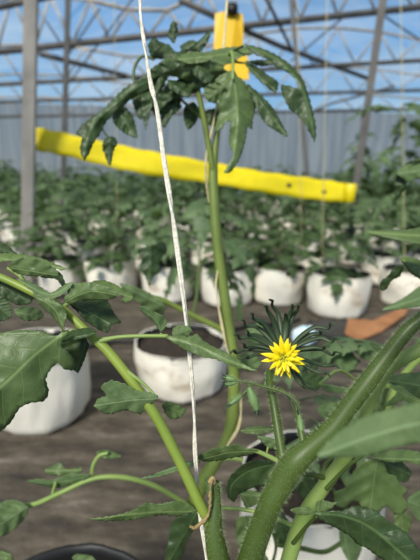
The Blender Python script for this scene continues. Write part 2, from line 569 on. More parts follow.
purlin([(265, -4, 6.6), (292, 50, 8.4)], 0.03, 'thin steep roof brace right of the yellow card')
purlin([(395, 86, 10.2), (330, 104, 11), (300, 118, 12)], 0.03, 'thin roof brace at the foot of the roof near the right post')
for k, (p, q) in enumerate([((68, 55, 7.5), (100, 8, 7.0)), ((68, 55, 7.5), (38, 8, 7.0)), ((135, -4, 6.8), (68, 84, 9.0)), ((345, 16, 7.4), (290, 62, 9.0)), ((420, 40, 8.0), (378, 12, 7.4))]):
    purlin([p, q], 0.016, ['thin wire brace rising right from the distant left post', 'thin wire brace rising left to the thick post',
        'thin long wire brace in the roof left of the white twine', 'thin wire brace left of the leaning right post', 'thin wire brace right of the leaning post in the top corner'][k])

# crop wires overhead
def wire(a, b, label):
    bm = bmesh.new(); bar_into(bm, a, b, 0.004, 6)
    return tag(link('crop_wire', bm_mesh(bm), M['steel'], None), label, 'wire')

# ================================================================== GROW BAGS
def bag_meshes(seed, r=0.15, h=0.24, rolled=0.02):
    rng = random.Random(seed)
    seg, nz = 48, 14
    o = Vector((seed * 3.1, seed * 1.7, 0))
    bm = bmesh.new()
    rings = []
    prof = []
    for i in range(nz + 1):
        f = i / nz
        prof.append((r * (0.93 + 0.09 * math.sin(f * PI * 0.85)), h * f, 1.0))
    # floppy rim folds outward then in and down on the inside
    prof[0] = (r * 0.86, 0.0, 0.6)
    prof += [(r * 1.00, h + 0.006, 0.6), (r * 0.965, h + 0.004, 0.6), (r * 0.955, h - 0.012, 0.5), (r * 0.95, h - 0.05, 0.4)]
    for (rr, z, a) in prof:
        ring = []
        for k in range(seg):
            an = 2 * PI * k / seg
            dx, dy = math.cos(an), math.sin(an)
            n1 = noise.noise(Vector((dx * 1.6, dy * 1.6, z * 7)) + o) * 0.014
            n2 = noise.noise(Vector((dx * 5, dy * 5, z * 5)) + o) * 0.007
            n3 = noise.noise(Vector((dx * 14, dy * 14, z * 16)) + o) * 0.003
            q = rr + (n1 + n2 + n3) * a
            zz = z + (0.006 * noise.noise(Vector((dx * 3, dy * 3, 5)) + o) if z > h * 0.8 else 0)
            ring.append(bm.verts.new((dx * q, dy * q, max(zz, 0.0))))
        rings.append(ring)
    for i in range(len(rings) - 1):
        for k in range(seg):
            f = bm.faces.new((rings[i][k], rings[i][(k + 1) % seg], rings[i + 1][(k + 1) % seg], rings[i + 1][k]))
            if i >= len(rings) - 3:
                f.material_index = 1
    bm.faces.new(rings[0][::-1])
    wall = bm_mesh(bm, 'bag_wall')
    wall.materials.append(M['bag']); wall.materials.append(M['bag_in'])
    bm = bmesh.new()
    bmesh.ops.create_circle(bm, cap_ends=True, segments=40, radius=r * 0.955, matrix=Matrix.Translation((0, 0, h - 0.03)))
    bmesh.ops.subdivide_edges(bm, edges=bm.edges[:], cuts=1)
    res = bmesh.ops.poke(bm, faces=bm.faces[:])
    bmesh.ops.subdivide_edges(bm, edges=bm.edges[:], cuts=3, use_grid_fill=True)
    for v in bm.verts:
        v.co.z += 0.010 * noise.noise(v.co * 22 + o) + 0.004
    soil = bm_mesh(bm, 'potting_soil'); soil.materials.append(M['soil'])
    for me in (wall, soil):
        me.polygons.foreach_set('use_smooth', [True] * len(me.polygons))
    return wall, soil
BAGS = [bag_meshes(s) for s in range(5)]
def bag(x, y, label, group, var=0, rz=0.0, s=1.0, zs=1.0):
    t = thing('grow_bag', label, 'grow bag', (x, y, 0), group)
    t.rotation_euler.z = rz
    t.scale = (s, s, s * zs)
    for nm, me in zip(('bag_wall', 'potting_soil'), BAGS[var % 5]):
        o = bpy.data.objects.new(nm, me); COL.objects.link(o); o.parent = t
    return t

# ================================================================== BACKGROUND PLANTS
LEAFLET = [(0, 0), (.10, .06), (.24, .10), (.30, .24), (.22, .30), (.30, .42), (.24, .52), (.15, .55), (.17, .70), (.08, .80), (0, 1.0)]
def leaflet_into(bm, base, direction, normal, L, rng):
    direction = direction.normalized()
    side = direction.cross(normal).normalized()
    nn = side.cross(direction).normalized()
    mids = []
    droop = rng.uniform(0.1, 0.5)
    def pos(u, v):
        return base + direction * v * L + side * u * L + nn * (-droop * v * v * L - abs(u) * L * 0.35 + 0.05 * L * math.sin(v * 12 + u * 9))
    n = len(LEAFLET)
    mid = [bm.verts.new(pos(0, LEAFLET[i][1])) for i in range(n)]
    for s in (-1, 1):
        ed = [bm.verts.new(pos(s * LEAFLET[i][0] * rng.uniform(0.85, 1.15), LEAFLET[i][1])) for i in range(1, n - 1)]
        ed = [mid[0]] + ed + [mid[-1]]
        for i in range(n - 1):
            q = [mid[i], ed[i], ed[i + 1], mid[i + 1]]
            q = [v for j, v in enumerate(q) if v not in q[:j]]
            if len(q) >= 3:
                bm.faces.new(q if s > 0 else q[::-1])

def compound_into(bm, base, az, el, L, rng, droop=1.3, leafl=0.42):
    """arching rachis with paired lobed leaflets"""
    n = 9
    pts = []
    p = Vector(base); e = el
    for i in range(n + 1):
        pts.append((p.x, p.y, p.z, 0.0022 * (1 - 0.6 * i / n)))
        d = Vector((math.cos(az) * math.cos(e), math.sin(az) * math.cos(e), math.sin(e)))
        p = p + d * L / n
        e -= droop / n
    tube_into(bm, pts, 4)
    for i in (3, 5, 7, 9):
        c = Vector(pts[i][:3]); b = Vector(pts[i - 1][:3])
        t = (c - b).normalized()
        sd = t.cross(Vector((0, 0, 1))).normalized()
        up = sd.cross(t).normalized()
        k = leafl * L * (1.0 if i < 9 else 1.15) * (0.75 if i == 3 else 1)
        if i == 9:
            leaflet_into(bm, c, t, up, k, rng)
        else:
            for s in (-1, 1):
                leaflet_into(bm, c, t * 0.5 + sd * s + Vector((0, 0, rng.uniform(-.3, .1))), up, k * rng.uniform(.8, 1.1), rng)

def plant_meshes(seed, H, nleaf, spread):
    rng = random.Random(seed)
    path = []
    bx, by = rng.uniform(-.05, .05), rng.uniform(-.05, .05)
    for i in range(13):
        f = i / 12
        path.append((bx * math.sin(f * 3), by * math.sin(f * 4), 0.21 + H * f, 0.006 * (1 - 0.6 * f)))
    bm = bmesh.new(); tube_into(bm, path, 6)
    st = bm_mesh(bm, 'stem'); st.materials.append(M['stem_far'])
    bm = bmesh.new()
    az = rng.random() * 6
    for i in range(nleaf):
        f0 = 0.36 if seed % 2 else 0.12
        f = f0 + (1 - f0) * i / (nleaf - 1)
        k = f * 12; j = min(int(k), 11)
        a = Vector(path[j][:3]).lerp(Vector(path[j + 1][:3]), k - j)
        az += 2.4 + rng.uniform(-.3, .3)
        L = spread * rng.uniform(0.8, 1.15) * (1.0 if f < 0.8 else 1.0 - (f - .8) * 2)
        compound_into(bm, a, az, rng.uniform(0.1, 0.7) + f * 0.3, L, rng, rng.uniform(1.0, 1.9))
    fo = bm_mesh(bm, 'foliage'); fo.materials.append(M['leaf_far'] if seed % 3 else M['leaf_far2'])
    return st, fo
PLANTS = [plant_meshes(11 + i, [0.55, 0.62, 0.5, 0.68, 0.75, 0.58][i], [13, 14, 12, 15, 16, 13][i], [0.27, 0.3, 0.26, 0.28, 0.3, 0.32][i]) for i in range(6)]
def far_plant(x, y, label, group, var, rz, s=1.0, sz=1.0):
    t = thing('tomato_plant', label, 'tomato plant', (x, y, 0), group)
    t.rotation_euler.z = rz
    t.scale = (s, s, sz)
    for nm, me in zip(('stem', 'foliage'), PLANTS[var % 6]):
        o = bpy.data.objects.new(nm, me); COL.objects.link(o); o.parent = t
    return t

rng = random.Random(5)
# bags whose shape can be told apart: (px, py of the bag's foot, label, plant label, plant var, scale)
near = [
    (44, 433, 'large white grow bag on the left, nearest of the middle rows', 'small tomato plant in the large white bag at left', 2, 0.5),
    (181, 400, 'cream-lit white grow bag behind the white twine', 'young tomato plant in the cream-lit bag behind the twine', 0, 0.45),
    (334, 318, 'upright white grow bag right of the flower with a clear dark rim', 'tomato plant in the upright white bag right of the flower', 3, 0.9),
    (404, 308, 'white grow bag at the right edge beside the upright one', 'tomato plant in the white bag at the right edge', 1, 0.95),
    (277, 306, 'white grow bag just above the flower, left of the upright one', 'tomato plant in the white bag above the flower', 4, 0.85),
    (226, 307, 'white grow bag behind the thick yellow-green middle stem', 'tomato plant in the bag behind the thick middle stem', 5, 0.85),
    (168, 303, 'white grow bag behind the upper part of the white twine, above the cream-lit one', 'tomato plant growing behind the white twine, mid distance', 1, 0.85),
    (112, 296, 'white grow bag mostly hidden behind the left leaves', 'tomato plant behind the left leaves, mid distance', 0, 0.85),
]
placed = []
for i, (px, py, lb, lp, var, sz) in enumerate(near):
    p = floor_at(px, py)
    c = Vector((p.x, p.y, 0)); c += Vector((p.x, p.y, 0)).normalized() * 0.14
    placed.append(c)
    bag(c.x, c.y, lb, 'white grow bags in the middle rows', i, rng.random() * 6, [1.12, 1.24, 1.28, 1.2, 1.2, 1.2, 1.2, 1.2][i], [.95, .64, .86, .85, .85, .85, .85, .85][i])
    if i not in (0, 1, 3): far_plant(c.x, c.y, lp, 'tomato plants in the middle rows', [0, 0, 2, 4, 0, 2, 4, 0][i], rng.random() * 6, 0.95, sz * .74)
def custom_plant(c, label, stems, leaves, seed, L):
    rg = random.Random(seed)
    t = thing('tomato_plant', label, 'tomato plant', (c.x, c.y, 0.16))
    pts = [(c.x, c.y, 0.14, .0055)]
    for x, y, d in stems:
        p = P(x, y, d); pts.append((p.x, p.y, p.z, .0048))
    bm = bmesh.new(); tube_into(bm, catmull(pts, 6), 7)
    link('stem', bm_mesh(bm), M['stem_far'], t)
    bm = bmesh.new()
    for x, y, d, az, el in leaves:
        compound_into(bm, P(x, y, d), R(az), R(el), L * rg.uniform(.85, 1.15), rg, rg.uniform(1.3, 1.9), .45)
    link('foliage', bm_mesh(bm), M['leaf_far2'], t)
    return t
dd = lambda c: -(CMI @ Vector((c.x, c.y, .4))).z
c = placed[1]; k = dd(c)
custom_plant(c, 'tomato plant in the cream-lit bag with arching leaves behind the middle plant', [(196, 300, k), (200, 250, k), (204, 205, k)],
    [(202, 225, k, 5, 45), (203, 212, k, 175, 35), (200, 240, k, 200, 20), (201, 235, k, -30, 20), (200, 255, k, 190, 0), (199, 262, k, 20, 5), (204, 207, k, -90, 40)], 21, .24)
c = placed[3]; k = dd(c)
custom_plant(c, 'tall thin tomato plant in the white bag at the right edge', [(402, 230, k), (404, 170, k), (400, 110, k)],
    [(400, 115, k, 180, 40), (401, 125, k, 0, 30), (404, 150, k, 200, 20), (404, 170, k, -20, 20), (404, 195, k, 190, 15), (403, 215, k, 10, 10), (400, 112, k, -80, 40)], 22, .26)
# rows going back: diagonal beds
ROW = Vector((math.cos(R(12)), math.sin(R(12)), 0)); ACR = Vector((-math.sin(R(12)), math.cos(R(12)), 0))
cnt = 0
for r_ in range(0, 10):
    yb = 3.0 + r_ * 0.78 + (0.25 if r_ > 3 else 0) + max(0, r_ - 5) * 0.25
    for k in range(-14, 15):
        c = ROW * (k * 0.52 + (r_ % 2) * 0.22 + rng.uniform(-.05, .05)) + ACR * (yb + rng.uniform(-.05, .05))
        loc = CMI @ Vector((c.x, c.y, 0.3))
        if loc.z > -1.5: continue
        px = 210 + F * loc.x / -loc.z; py = 280 - F * loc.y / -loc.z
        if px < -12 or px > 432 or c.y > 13.5: continue
        if min((c - q).length for q in placed) < 0.36: continue
        placed.append(c)
        side = 'left of the twine' if px < 160 else ('in the middle' if px < 290 else 'on the right')
        dist = ['nearest of the distant rows', 'nearest of the distant rows', 'second group of distant rows', 'second group of distant rows'][r_] if r_ < 4 else 'far back near the grey wall'
        bag(c.x, c.y, 'white grow bag %s, %s' % (side, dist), 'distant bags %s, %s' % (side, dist), rng.randrange(5), rng.random() * 6)
        far_plant(c.x, c.y, 'tomato plant %s, %s' % (side, dist), 'distant plants %s, %s' % (side, dist), rng.randrange(6), rng.random() * 6, rng.uniform(.95, 1.15), rng.uniform(.9, 1.15) * (.76 if r_ <= 2 else 1))
        cnt += 1
print('distant bags', cnt)

# drip hoses along the beds
for (a, b, lb) in [((-20, 300), (440, 285), 'black drip hose on the ground along the middle row of bags'),
                   ((60, 352), (300, 322), 'black drip hose on the ground behind the cream-lit bag')]:
    A = floor_at(*a); B = floor_at(*b)
    pts = []
    for i in range(25):
        p = A.lerp(B, i / 24); n = 0.04 * noise.noise(Vector((i * .35, a[0], 0)))
        pts.append((p.x, p.y + n, 0.012, 0.011))
    bm = bmesh.new(); tube_into(bm, pts, 8)
    tag(link('drip_hose', bm_mesh(bm), M['black'], None), lb, 'hose')

# support strings in the rows behind
W = [((118, 250, 3.2), (116, 120, 3.4), 'cream string hanging over the rows between thick post and twine'),
     ((322, 268, 2.5), (326, 60, 2.7), 'thin pale string hanging above the upright white bag'),
     ((302, 262, 3.0), (298, 40, 3.2), 'thin pale string hanging just left of the slim distant post'),
     ((405, 262, 2.6), (402, 80, 2.8), 'thin pale string at the right edge among tall foliage')]
for (a, b, lb) in W:
    A = P(*a); B = P(*b)
    B = A + (B - A) * ((ZE - 0.1 - A.z) / (B.z - A.z))
    bm = bmesh.new(); tube_into(bm, [(*A, 0.0025), (*A.lerp(B, .5), 0.0025), (*B, 0.0025)], 6)
    tag(link('support_string', bm_mesh(bm), M['twine2'], None), lb, 'string')

# tall leafy plants at the right, near the back posts
for i, (px, py, sc, sz, lb) in enumerate([(392, 238, 1.25, 1.9, 'tall tomato plant behind the right bags reaching towards the roof'),
                                          (352, 232, 1.1, 1.55, 'tall tomato plant around the foot of the leaning right post'),
                                          (425, 246, 1.2, 2.2, 'tallest tomato plant cut by the right edge of the picture')]):
    p = floor_at(px, py)
    far_plant(p.x, p.y, lb, None, 3 + i, i * 2.1, sc, sz)
    bag(p.x, p.y, ['white grow bag of the tall plant right of the leaning post', 'white grow bag at the foot of the leaning right post', 'white grow bag under the tallest plant at the right edge'][i], None, i, i)

# ================================================================== YELLOW TAPE AND CARD
def tape():
    t = thing('sticky_tape', 'long yellow sticky insect tape stretched across the rows', 'sticky trap', P(190, 160, 3.3))
    pts = [(36, 127, 151), (60, 132, 155), (110, 143, 167), (160, 153, 177), (215, 163, 184), (265, 172, 193), (310, 178, 199), (345, 183, 203)]
    bm = bmesh.new()
    rows = []
    for i, (x, a, b) in enumerate(catmull(pts, 8)):
        d = 3.0 + (x - 36) / 310 * 0.8
        col = []
        for j in range(5):
            f = j / 4
            yy = a + (b - a) * f
            col.append(bm.verts.new(P(x, yy + 0.6 * math.sin(i * 1.3 + j), d + 0.012 * math.sin(f * 3 + i * .4))))
        rows.append(col)
    for i in range(len(rows) - 1):
        for j in range(4):
            bm.faces.new((rows[i][j], rows[i + 1][j], rows[i + 1][j + 1], rows[i][j + 1]))
    o = link('tape_band', bm_mesh(bm), M['yellow'], t)
    sm = o.modifiers.new('thickness', 'SOLIDIFY'); sm.thickness = 0.002
    # roll at the right end
    c = P(350, 193, 3.82)
    bm = bmesh.new()
    bmesh.ops.create_cone(bm, cap_ends=True, segments=28, radius1=0.055, radius2=0.055, depth=0.17, matrix=Matrix.Translation(c))
    bmesh.ops.bevel(bm, geom=bm.edges[:], offset=0.006, segments=1, affect='EDGES')
    link('tape_roll', bm_mesh(bm), M['yellow'], t)
    for (x, y) in [(289, 185), (324, 192)]:
        bm = bmesh.new()
        bmesh.ops.create_uvsphere(bm, u_segments=12, v_segments=8, radius=0.022, matrix=Matrix.Translation(P(x, y, 3.0 + (x - 36) / 310 * .8 - 0.01)) @ Matrix.Diagonal((1, .25, .8, 1)))
        link('dark_spot', bm_mesh(bm), M['black'], t)
tape()

def card():
    d = 1.25
    t = thing('sticky_card', 'yellow sticky trap card hanging above the middle plant', 'sticky trap', P(230, 8, d))
    for seg in [[(215, 14), (222, 12), (236, 12), (243, 15), (243, 46), (248, 60), (249, 80), (228, 80), (214, 48)]]:
        bm = bmesh.new()
        vs = [bm.verts.new(P(x, y, d + 0.02 * math.sin(y * .05))) for x, y in seg]
        bm.faces.new(vs)
        bmesh.ops.triangulate(bm, faces=bm.faces[:])
        o = link('card_sheet', bm_mesh(bm), M['yellow_card'], t, False)
        sm = o.modifiers.new('thickness', 'SOLIDIFY'); sm.thickness = 0.0015
    bm = bmesh.new()
    box_into(bm, P(232, 9, d - 0.006), (0.036, 0.016, 0.034))
    bmesh.ops.bevel(bm, geom=bm.edges[:], offset=0.005, segments=2, affect='EDGES')
    link('black_clip', bm_mesh(bm), M['black'], t)
    bm = bmesh.new()
    a = P(232, 8, d); bar_into(bm, a, (a.x, a.y, ZE), 0.001)
    link('hanging_wire', bm_mesh(bm), M['steel'], t)
card()
for (x, y, lb) in [(12, 183, 'small yellow card low among the far plants left of the post'), (3, 182, 'small yellow card at the left edge among far plants')][:1]:
    pass

# ================================================================== SMALL THINGS ON THE GROUND
def ground_bits():
    # brown board leaning between the rows
    bm = bmesh.new()
    poly = [(344, 339, .03), (347, 327, .05), (372, 326, .03), (409, 311, .05), (404, 320, .03), (382, 333, .008), (358, 343, .008)]
    vs = []
    for x, y, z in poly:
        p = floor_at(x, y); vs.append(bm.verts.new((p.x, p.y, z)))
    bm.faces.new(vs)
    o = link('cardboard_piece', bm_mesh(bm), M['card'], None, False)
    s = o.modifiers.new('thickness', 'SOLIDIFY'); s.thickness = 0.006
    tag(o, 'torn orange-brown cardboard piece in front of the upright white bag', 'cardboard')
    # added black sheet standing in for the shade at the bag's foot
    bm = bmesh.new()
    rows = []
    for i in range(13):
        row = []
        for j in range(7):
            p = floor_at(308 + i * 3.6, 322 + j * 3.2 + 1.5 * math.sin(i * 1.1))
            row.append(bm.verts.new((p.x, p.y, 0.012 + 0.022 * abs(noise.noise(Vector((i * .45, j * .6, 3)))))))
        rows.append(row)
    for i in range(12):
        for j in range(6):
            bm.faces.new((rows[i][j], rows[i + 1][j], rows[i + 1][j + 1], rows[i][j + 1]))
    o = link('shade_sheet', bm_mesh(bm), M['black'], None)
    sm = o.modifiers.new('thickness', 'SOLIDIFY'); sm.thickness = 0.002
    tag(o, 'crumpled black sheet standing in for bag shade left of the torn cardboard', 'shade sheet')
    # crumpled pale blue packet
    a = floor_at(304, 344)
    bm = bmesh.new()
    bmesh.ops.create_icosphere(bm, subdivisions=4, radius=1)
    for v in bm.verts:
        n = noise.noise(v.co * 2.1) * 0.25 + abs(noise.noise(v.co * 5)) * 0.16
        v.co = v.co * (1 + n)
        v.co = Vector((v.co.x * 0.06, v.co.y * 0.045, max(v.co.z, -0.8) * 0.055 + 0.044))
    me = bm_mesh(bm); me.transform(Matrix.Translation((a.x, a.y, 0)))
    tag(link('plastic_packet', me, M['blue'], None), 'crumpled pale blue and white packet on the ground behind the flower', 'packet')
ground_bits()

# ================================================================== FOREGROUND BAGS
bag(0.07, 0.10, 'white grow bag of the flowering plant, below the picture', None, 1, .3)
pot = bag(-0.19, 0.395, 'black pot at the bottom left, only its back rim showing', None, 2, 1.3)
for ch in pot.children:
    if ch.name.startswith('bag_wall'):
        ch.name = 'pot_wall'
        for sl_ in ch.material_slots: sl_.link = 'OBJECT'; sl_.material = M['black']
pot.name = 'plant_pot'; pot['category'] = 'pot'
bag(0.215, 0.70, 'near white grow bag at the bottom right behind the pale stem', None, 3, 2.0, .92, 1.2)

# ================================================================== FLOWERING PLANT (A)
A = thing('tomato_plant', 'nearest tomato plant with thick hairy forked stem and open yellow flower', 'tomato plant', (0.07, 0.10, 0.22))
base = [(0.055, 0.13, 0.45, 0.010), (0.07, 0.105, 0.205, 0.009)]
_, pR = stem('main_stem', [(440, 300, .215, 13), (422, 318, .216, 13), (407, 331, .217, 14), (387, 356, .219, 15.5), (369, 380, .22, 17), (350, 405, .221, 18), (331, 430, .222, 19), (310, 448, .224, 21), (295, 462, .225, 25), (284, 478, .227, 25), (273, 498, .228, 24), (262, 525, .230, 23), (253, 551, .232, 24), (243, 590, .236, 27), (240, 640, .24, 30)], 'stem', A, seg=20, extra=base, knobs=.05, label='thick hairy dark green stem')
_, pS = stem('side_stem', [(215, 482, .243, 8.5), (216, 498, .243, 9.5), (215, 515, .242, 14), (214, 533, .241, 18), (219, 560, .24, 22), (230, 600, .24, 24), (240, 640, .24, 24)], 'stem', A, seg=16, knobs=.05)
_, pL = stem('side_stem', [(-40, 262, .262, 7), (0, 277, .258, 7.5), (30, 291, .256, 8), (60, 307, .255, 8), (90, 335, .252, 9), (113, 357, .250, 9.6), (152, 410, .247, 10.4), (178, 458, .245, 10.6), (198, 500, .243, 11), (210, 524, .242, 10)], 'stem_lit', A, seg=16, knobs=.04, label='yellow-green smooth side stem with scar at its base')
# scar where the stem was pinched
bm = bmesh.new()
tube_into(bm, px_path([(212, 480, .238, 2.5), (211, 488, .2375, 2.2), (210, 497, .2365, 2.6), (210, 507, .2365, 3), (207, 517, .2365, 3.4), (200, 524, .2365, 3.8), (194, 528, .2365, 3), (190, 526, .2365, 1.5)], 4), 8)
for v in bm.verts: v.co += Vector((noise.noise(v.co * 900), noise.noise(v.co * 900 + Vector((9, 0, 0))), noise.noise(v.co * 900 + Vector((0, 9, 0))))) * 0.0009
link('dry_scar', bm_mesh(bm), M['scar'], A)
bm = bmesh.new()
tube_into(bm, px_path([(212, 483, .241, 9), (212, 479, .241, 7.5), (211, 477, .241, 4)], 2), 10)
link('cut_tip', bm_mesh(bm), M['scar'], A)
# petioles
_, p1 = stem('petiole', [(100, 341, .25, 7), (108, 339, .25, 5), (120, 337, .25, 4), (140, 336, .25, 4), (168, 336, .25, 4)], 'stem_pale', A)
stem('petiole', [(88, 332, .252, 5), (76, 331, .25, 4), (64, 332, .248, 3.5)], 'stem_pale', A)
stem('petiole', [(64, 306, .255, 6), (72, 300, .255, 4), (78, 297, .255, 3)], 'stem_pale', A)
stem('petiole', [(30, 290, .256, 5), (20, 276, .258, 4), (8, 268, .26, 4)], 'stem_pale', A)
stem('petiole', [(161, 333, .25, 2.5), (161, 337, .25, 2.5)], 'stem_pale', A)
stem('petiole', [(120, 366, .249, 5), (145, 385, .246, 3), (157, 398, .243, 2.5)], 'stem_pale', A)
stem('petiole', [(63, 332, .252, 2.2), (61, 322, .25, 2.2), (57, 312, .25, 2)], 'stem_pale', A)
_, pP = stem('flower_stalk', [(284, 472, .232, 13), (283, 460, .236, 10.5), (278, 430, .245, 9), (274, 405, .252, 8.5), (270, 385, .26, 8), (270, 372, .268, 8)], 'stem', A, seg=12)
_, pB = stem('bud_stalk', [(306, 458, .222, 7), (304, 448, .224, 6.5), (301, 432, .228, 7), (298, 420, .232, 4), (299, 408, .236, 4), (293, 398, .24, 3), (280, 391, .243, 2.5), (262, 386, .246, 2.5), (250, 383, .247, 2.4), (240, 381, .248, 2.4), (230, 380, .25, 2)], 'stem', A, seg=8)
stem('bud_stalk', [(274, 392, .243, 2.2), (282, 388, .247, 2.2), (290, 400, .25, 2), (297, 420, .24, 2)], 'stem', A, seg=6)

# big leaf, left edge
leaf(A, [(-70, 395), (-50, 352), (-22, 337), (0, 333), (18, 330), (40, 331), (55, 336), (66, 331), (69, 335), (62, 342), (62, 348), (70, 353), (75, 363), (73, 370), (64, 369), (58, 363), (51, 369), (46, 379), (49, 392), (44, 401), (30, 403), (20, 408), (11, 422), (0, 432), (-25, 452), (-60, 450)], [(66, 331), (35, 354), (0, 387), (-60, 436)], .235, .215, 'leaf', tilt=.2, fold=.25, ripple=1.4, label='largest left leaf with pale midrib')
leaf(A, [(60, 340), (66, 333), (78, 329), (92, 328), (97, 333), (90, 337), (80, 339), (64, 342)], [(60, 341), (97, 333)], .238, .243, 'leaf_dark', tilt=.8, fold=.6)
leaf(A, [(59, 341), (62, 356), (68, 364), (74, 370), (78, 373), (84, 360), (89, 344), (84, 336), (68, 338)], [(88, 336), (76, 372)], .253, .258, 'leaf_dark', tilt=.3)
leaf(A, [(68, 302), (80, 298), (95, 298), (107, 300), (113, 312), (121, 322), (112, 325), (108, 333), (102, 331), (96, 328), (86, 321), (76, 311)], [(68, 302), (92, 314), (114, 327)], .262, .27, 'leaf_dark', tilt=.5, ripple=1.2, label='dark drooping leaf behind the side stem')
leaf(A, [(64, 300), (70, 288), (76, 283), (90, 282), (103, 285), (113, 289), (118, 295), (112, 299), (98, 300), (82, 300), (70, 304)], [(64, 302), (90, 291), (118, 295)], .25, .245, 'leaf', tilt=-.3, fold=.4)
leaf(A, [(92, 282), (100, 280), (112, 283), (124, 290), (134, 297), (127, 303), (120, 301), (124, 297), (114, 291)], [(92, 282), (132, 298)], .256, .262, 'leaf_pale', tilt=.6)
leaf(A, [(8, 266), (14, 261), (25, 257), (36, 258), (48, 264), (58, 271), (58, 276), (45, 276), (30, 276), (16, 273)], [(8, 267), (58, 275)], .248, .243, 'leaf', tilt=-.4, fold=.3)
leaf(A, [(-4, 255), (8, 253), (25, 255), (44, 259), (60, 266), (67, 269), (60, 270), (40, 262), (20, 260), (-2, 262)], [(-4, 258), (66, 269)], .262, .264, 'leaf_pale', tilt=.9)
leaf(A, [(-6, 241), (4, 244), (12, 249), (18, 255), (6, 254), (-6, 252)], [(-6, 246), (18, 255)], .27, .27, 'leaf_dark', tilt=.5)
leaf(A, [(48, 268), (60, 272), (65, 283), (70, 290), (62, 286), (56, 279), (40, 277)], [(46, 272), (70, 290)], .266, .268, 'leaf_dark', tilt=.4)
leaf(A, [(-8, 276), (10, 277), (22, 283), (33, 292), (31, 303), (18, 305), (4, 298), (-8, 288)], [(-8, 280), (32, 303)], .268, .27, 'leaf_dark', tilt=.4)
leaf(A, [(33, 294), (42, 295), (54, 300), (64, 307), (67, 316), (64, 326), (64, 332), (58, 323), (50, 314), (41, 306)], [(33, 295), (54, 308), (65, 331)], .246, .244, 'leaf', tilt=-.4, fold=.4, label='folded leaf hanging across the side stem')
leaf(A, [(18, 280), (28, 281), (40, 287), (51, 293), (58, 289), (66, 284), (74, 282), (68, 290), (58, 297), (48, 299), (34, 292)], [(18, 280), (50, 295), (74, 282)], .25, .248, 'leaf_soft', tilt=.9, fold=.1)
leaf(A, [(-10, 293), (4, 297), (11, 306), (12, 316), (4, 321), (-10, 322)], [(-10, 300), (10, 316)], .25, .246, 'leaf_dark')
leaf(A, [(14, 310), (26, 306), (38, 309), (44, 316), (36, 321), (22, 320)], [(14, 312), (44, 317)], .30, .31, 'leaf_soft', tilt=.3)
leaf(A, [(103, 384), (112, 380), (125, 384), (138, 391), (150, 392), (159, 397), (151, 404), (140, 414), (128, 410), (120, 411), (110, 414), (102, 412), (94, 406), (98, 399), (106, 395), (101, 389)], [(159, 398), (130, 400), (96, 405)], .243, .24, 'leaf_soft', tilt=.3, fold=.25, teeth=1.6, label='toothed leaf in front of the white bag')
leaf(A, [(162, 405), (166, 401), (174, 403), (186, 409), (183, 415), (176, 419), (169, 418), (165, 412)], [(162, 404), (184, 414)], .262, .266, 'leaf', tilt=.3)
leaf(A, [(139, 308), (144, 306), (152, 311), (162, 315), (167, 321), (165, 328), (161, 332), (156, 325), (150, 318), (144, 314)], [(161, 332), (155, 319), (139, 308)], .25, .246, 'leaf_soft', tilt=.5)
leaf(A, [(166, 337), (177, 335), (187, 337), (197, 334), (203, 340), (212, 346), (223, 351), (235, 358), (247, 366), (257, 371), (240, 369), (229, 365), (214, 359), (202, 357), (190, 352), (177, 345)], [(166, 337), (195, 345), (225, 359), (257, 371)], .249, .243, 'leaf', tilt=.3, fold=.35, teeth=1.5, label='long narrow leaf pointing at the flower')
leaf(A, [(172, 334), (173, 328), (180, 325), (190, 327), (193, 332), (186, 337), (176, 338)], [(172, 336), (192, 328)], .256, .256, 'leaf_soft')
# near blurred leaves of the right side
leaf(A, [(317, 456), (326, 443), (340, 430), (363, 417), (390, 409), (425, 401), (480, 395), (500, 420), (470, 438), (430, 441), (412, 444), (390, 449), (371, 456), (346, 457)], [(317, 456), (370, 436), (430, 420), (490, 412)], .135, .125, 'leaf_soft', tilt=.25, fold=.2, ripple=.8, teeth=.6, label='large out-of-focus leaf close to the lens')
leaf(A, [(366, 232), (384, 230), (405, 230), (430, 226), (470, 222), (475, 242), (440, 247), (412, 243), (396, 240), (380, 236)], [(366, 232), (420, 236), (474, 234)], .17, .16, 'leaf', tilt=1.0, fold=.2, ripple=.5, teeth=.6, label='thin leaf seen nearly edge-on at the right edge')
leaf(A, [(382, 310), (396, 302), (407, 296), (420, 286), (450, 268), (455, 300), (425, 306), (404, 309)], [(382, 310), (420, 298), (452, 284)], .17, .165, 'leaf_soft', tilt=.3, fold=.2, ripple=.6, teeth=.5)
leaf(A, [(400, 258), (410, 257), (424, 262), (440, 268), (440, 282), (420, 279), (408, 270)], [(400, 259), (438, 275)], .19, .19, 'leaf_pale', tilt=.2)
leaf(A, [(404, 262), (414, 264), (424, 272), (422, 280), (412, 272)], [(404, 262), (424, 280)], .185, .185, 'leaf', tilt=.5)
stem('petiole', [(450, 290, .19, 5), (428, 282, .187, 4), (414, 268, .187, 3), (402, 260, .19, 2)], 'stem_pale', A)
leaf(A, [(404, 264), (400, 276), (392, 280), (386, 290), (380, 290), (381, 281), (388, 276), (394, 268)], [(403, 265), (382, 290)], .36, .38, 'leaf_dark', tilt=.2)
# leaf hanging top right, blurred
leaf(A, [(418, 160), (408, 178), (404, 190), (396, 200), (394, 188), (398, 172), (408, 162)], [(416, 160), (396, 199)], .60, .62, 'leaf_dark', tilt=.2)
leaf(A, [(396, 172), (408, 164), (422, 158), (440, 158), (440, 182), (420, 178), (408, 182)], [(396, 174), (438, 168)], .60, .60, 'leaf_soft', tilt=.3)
stem('petiole', [(440, 300, .3, 5), (436, 230, .5, 4), (428, 170, .6, 4), (416, 160, .6, 3)], 'stem', A)

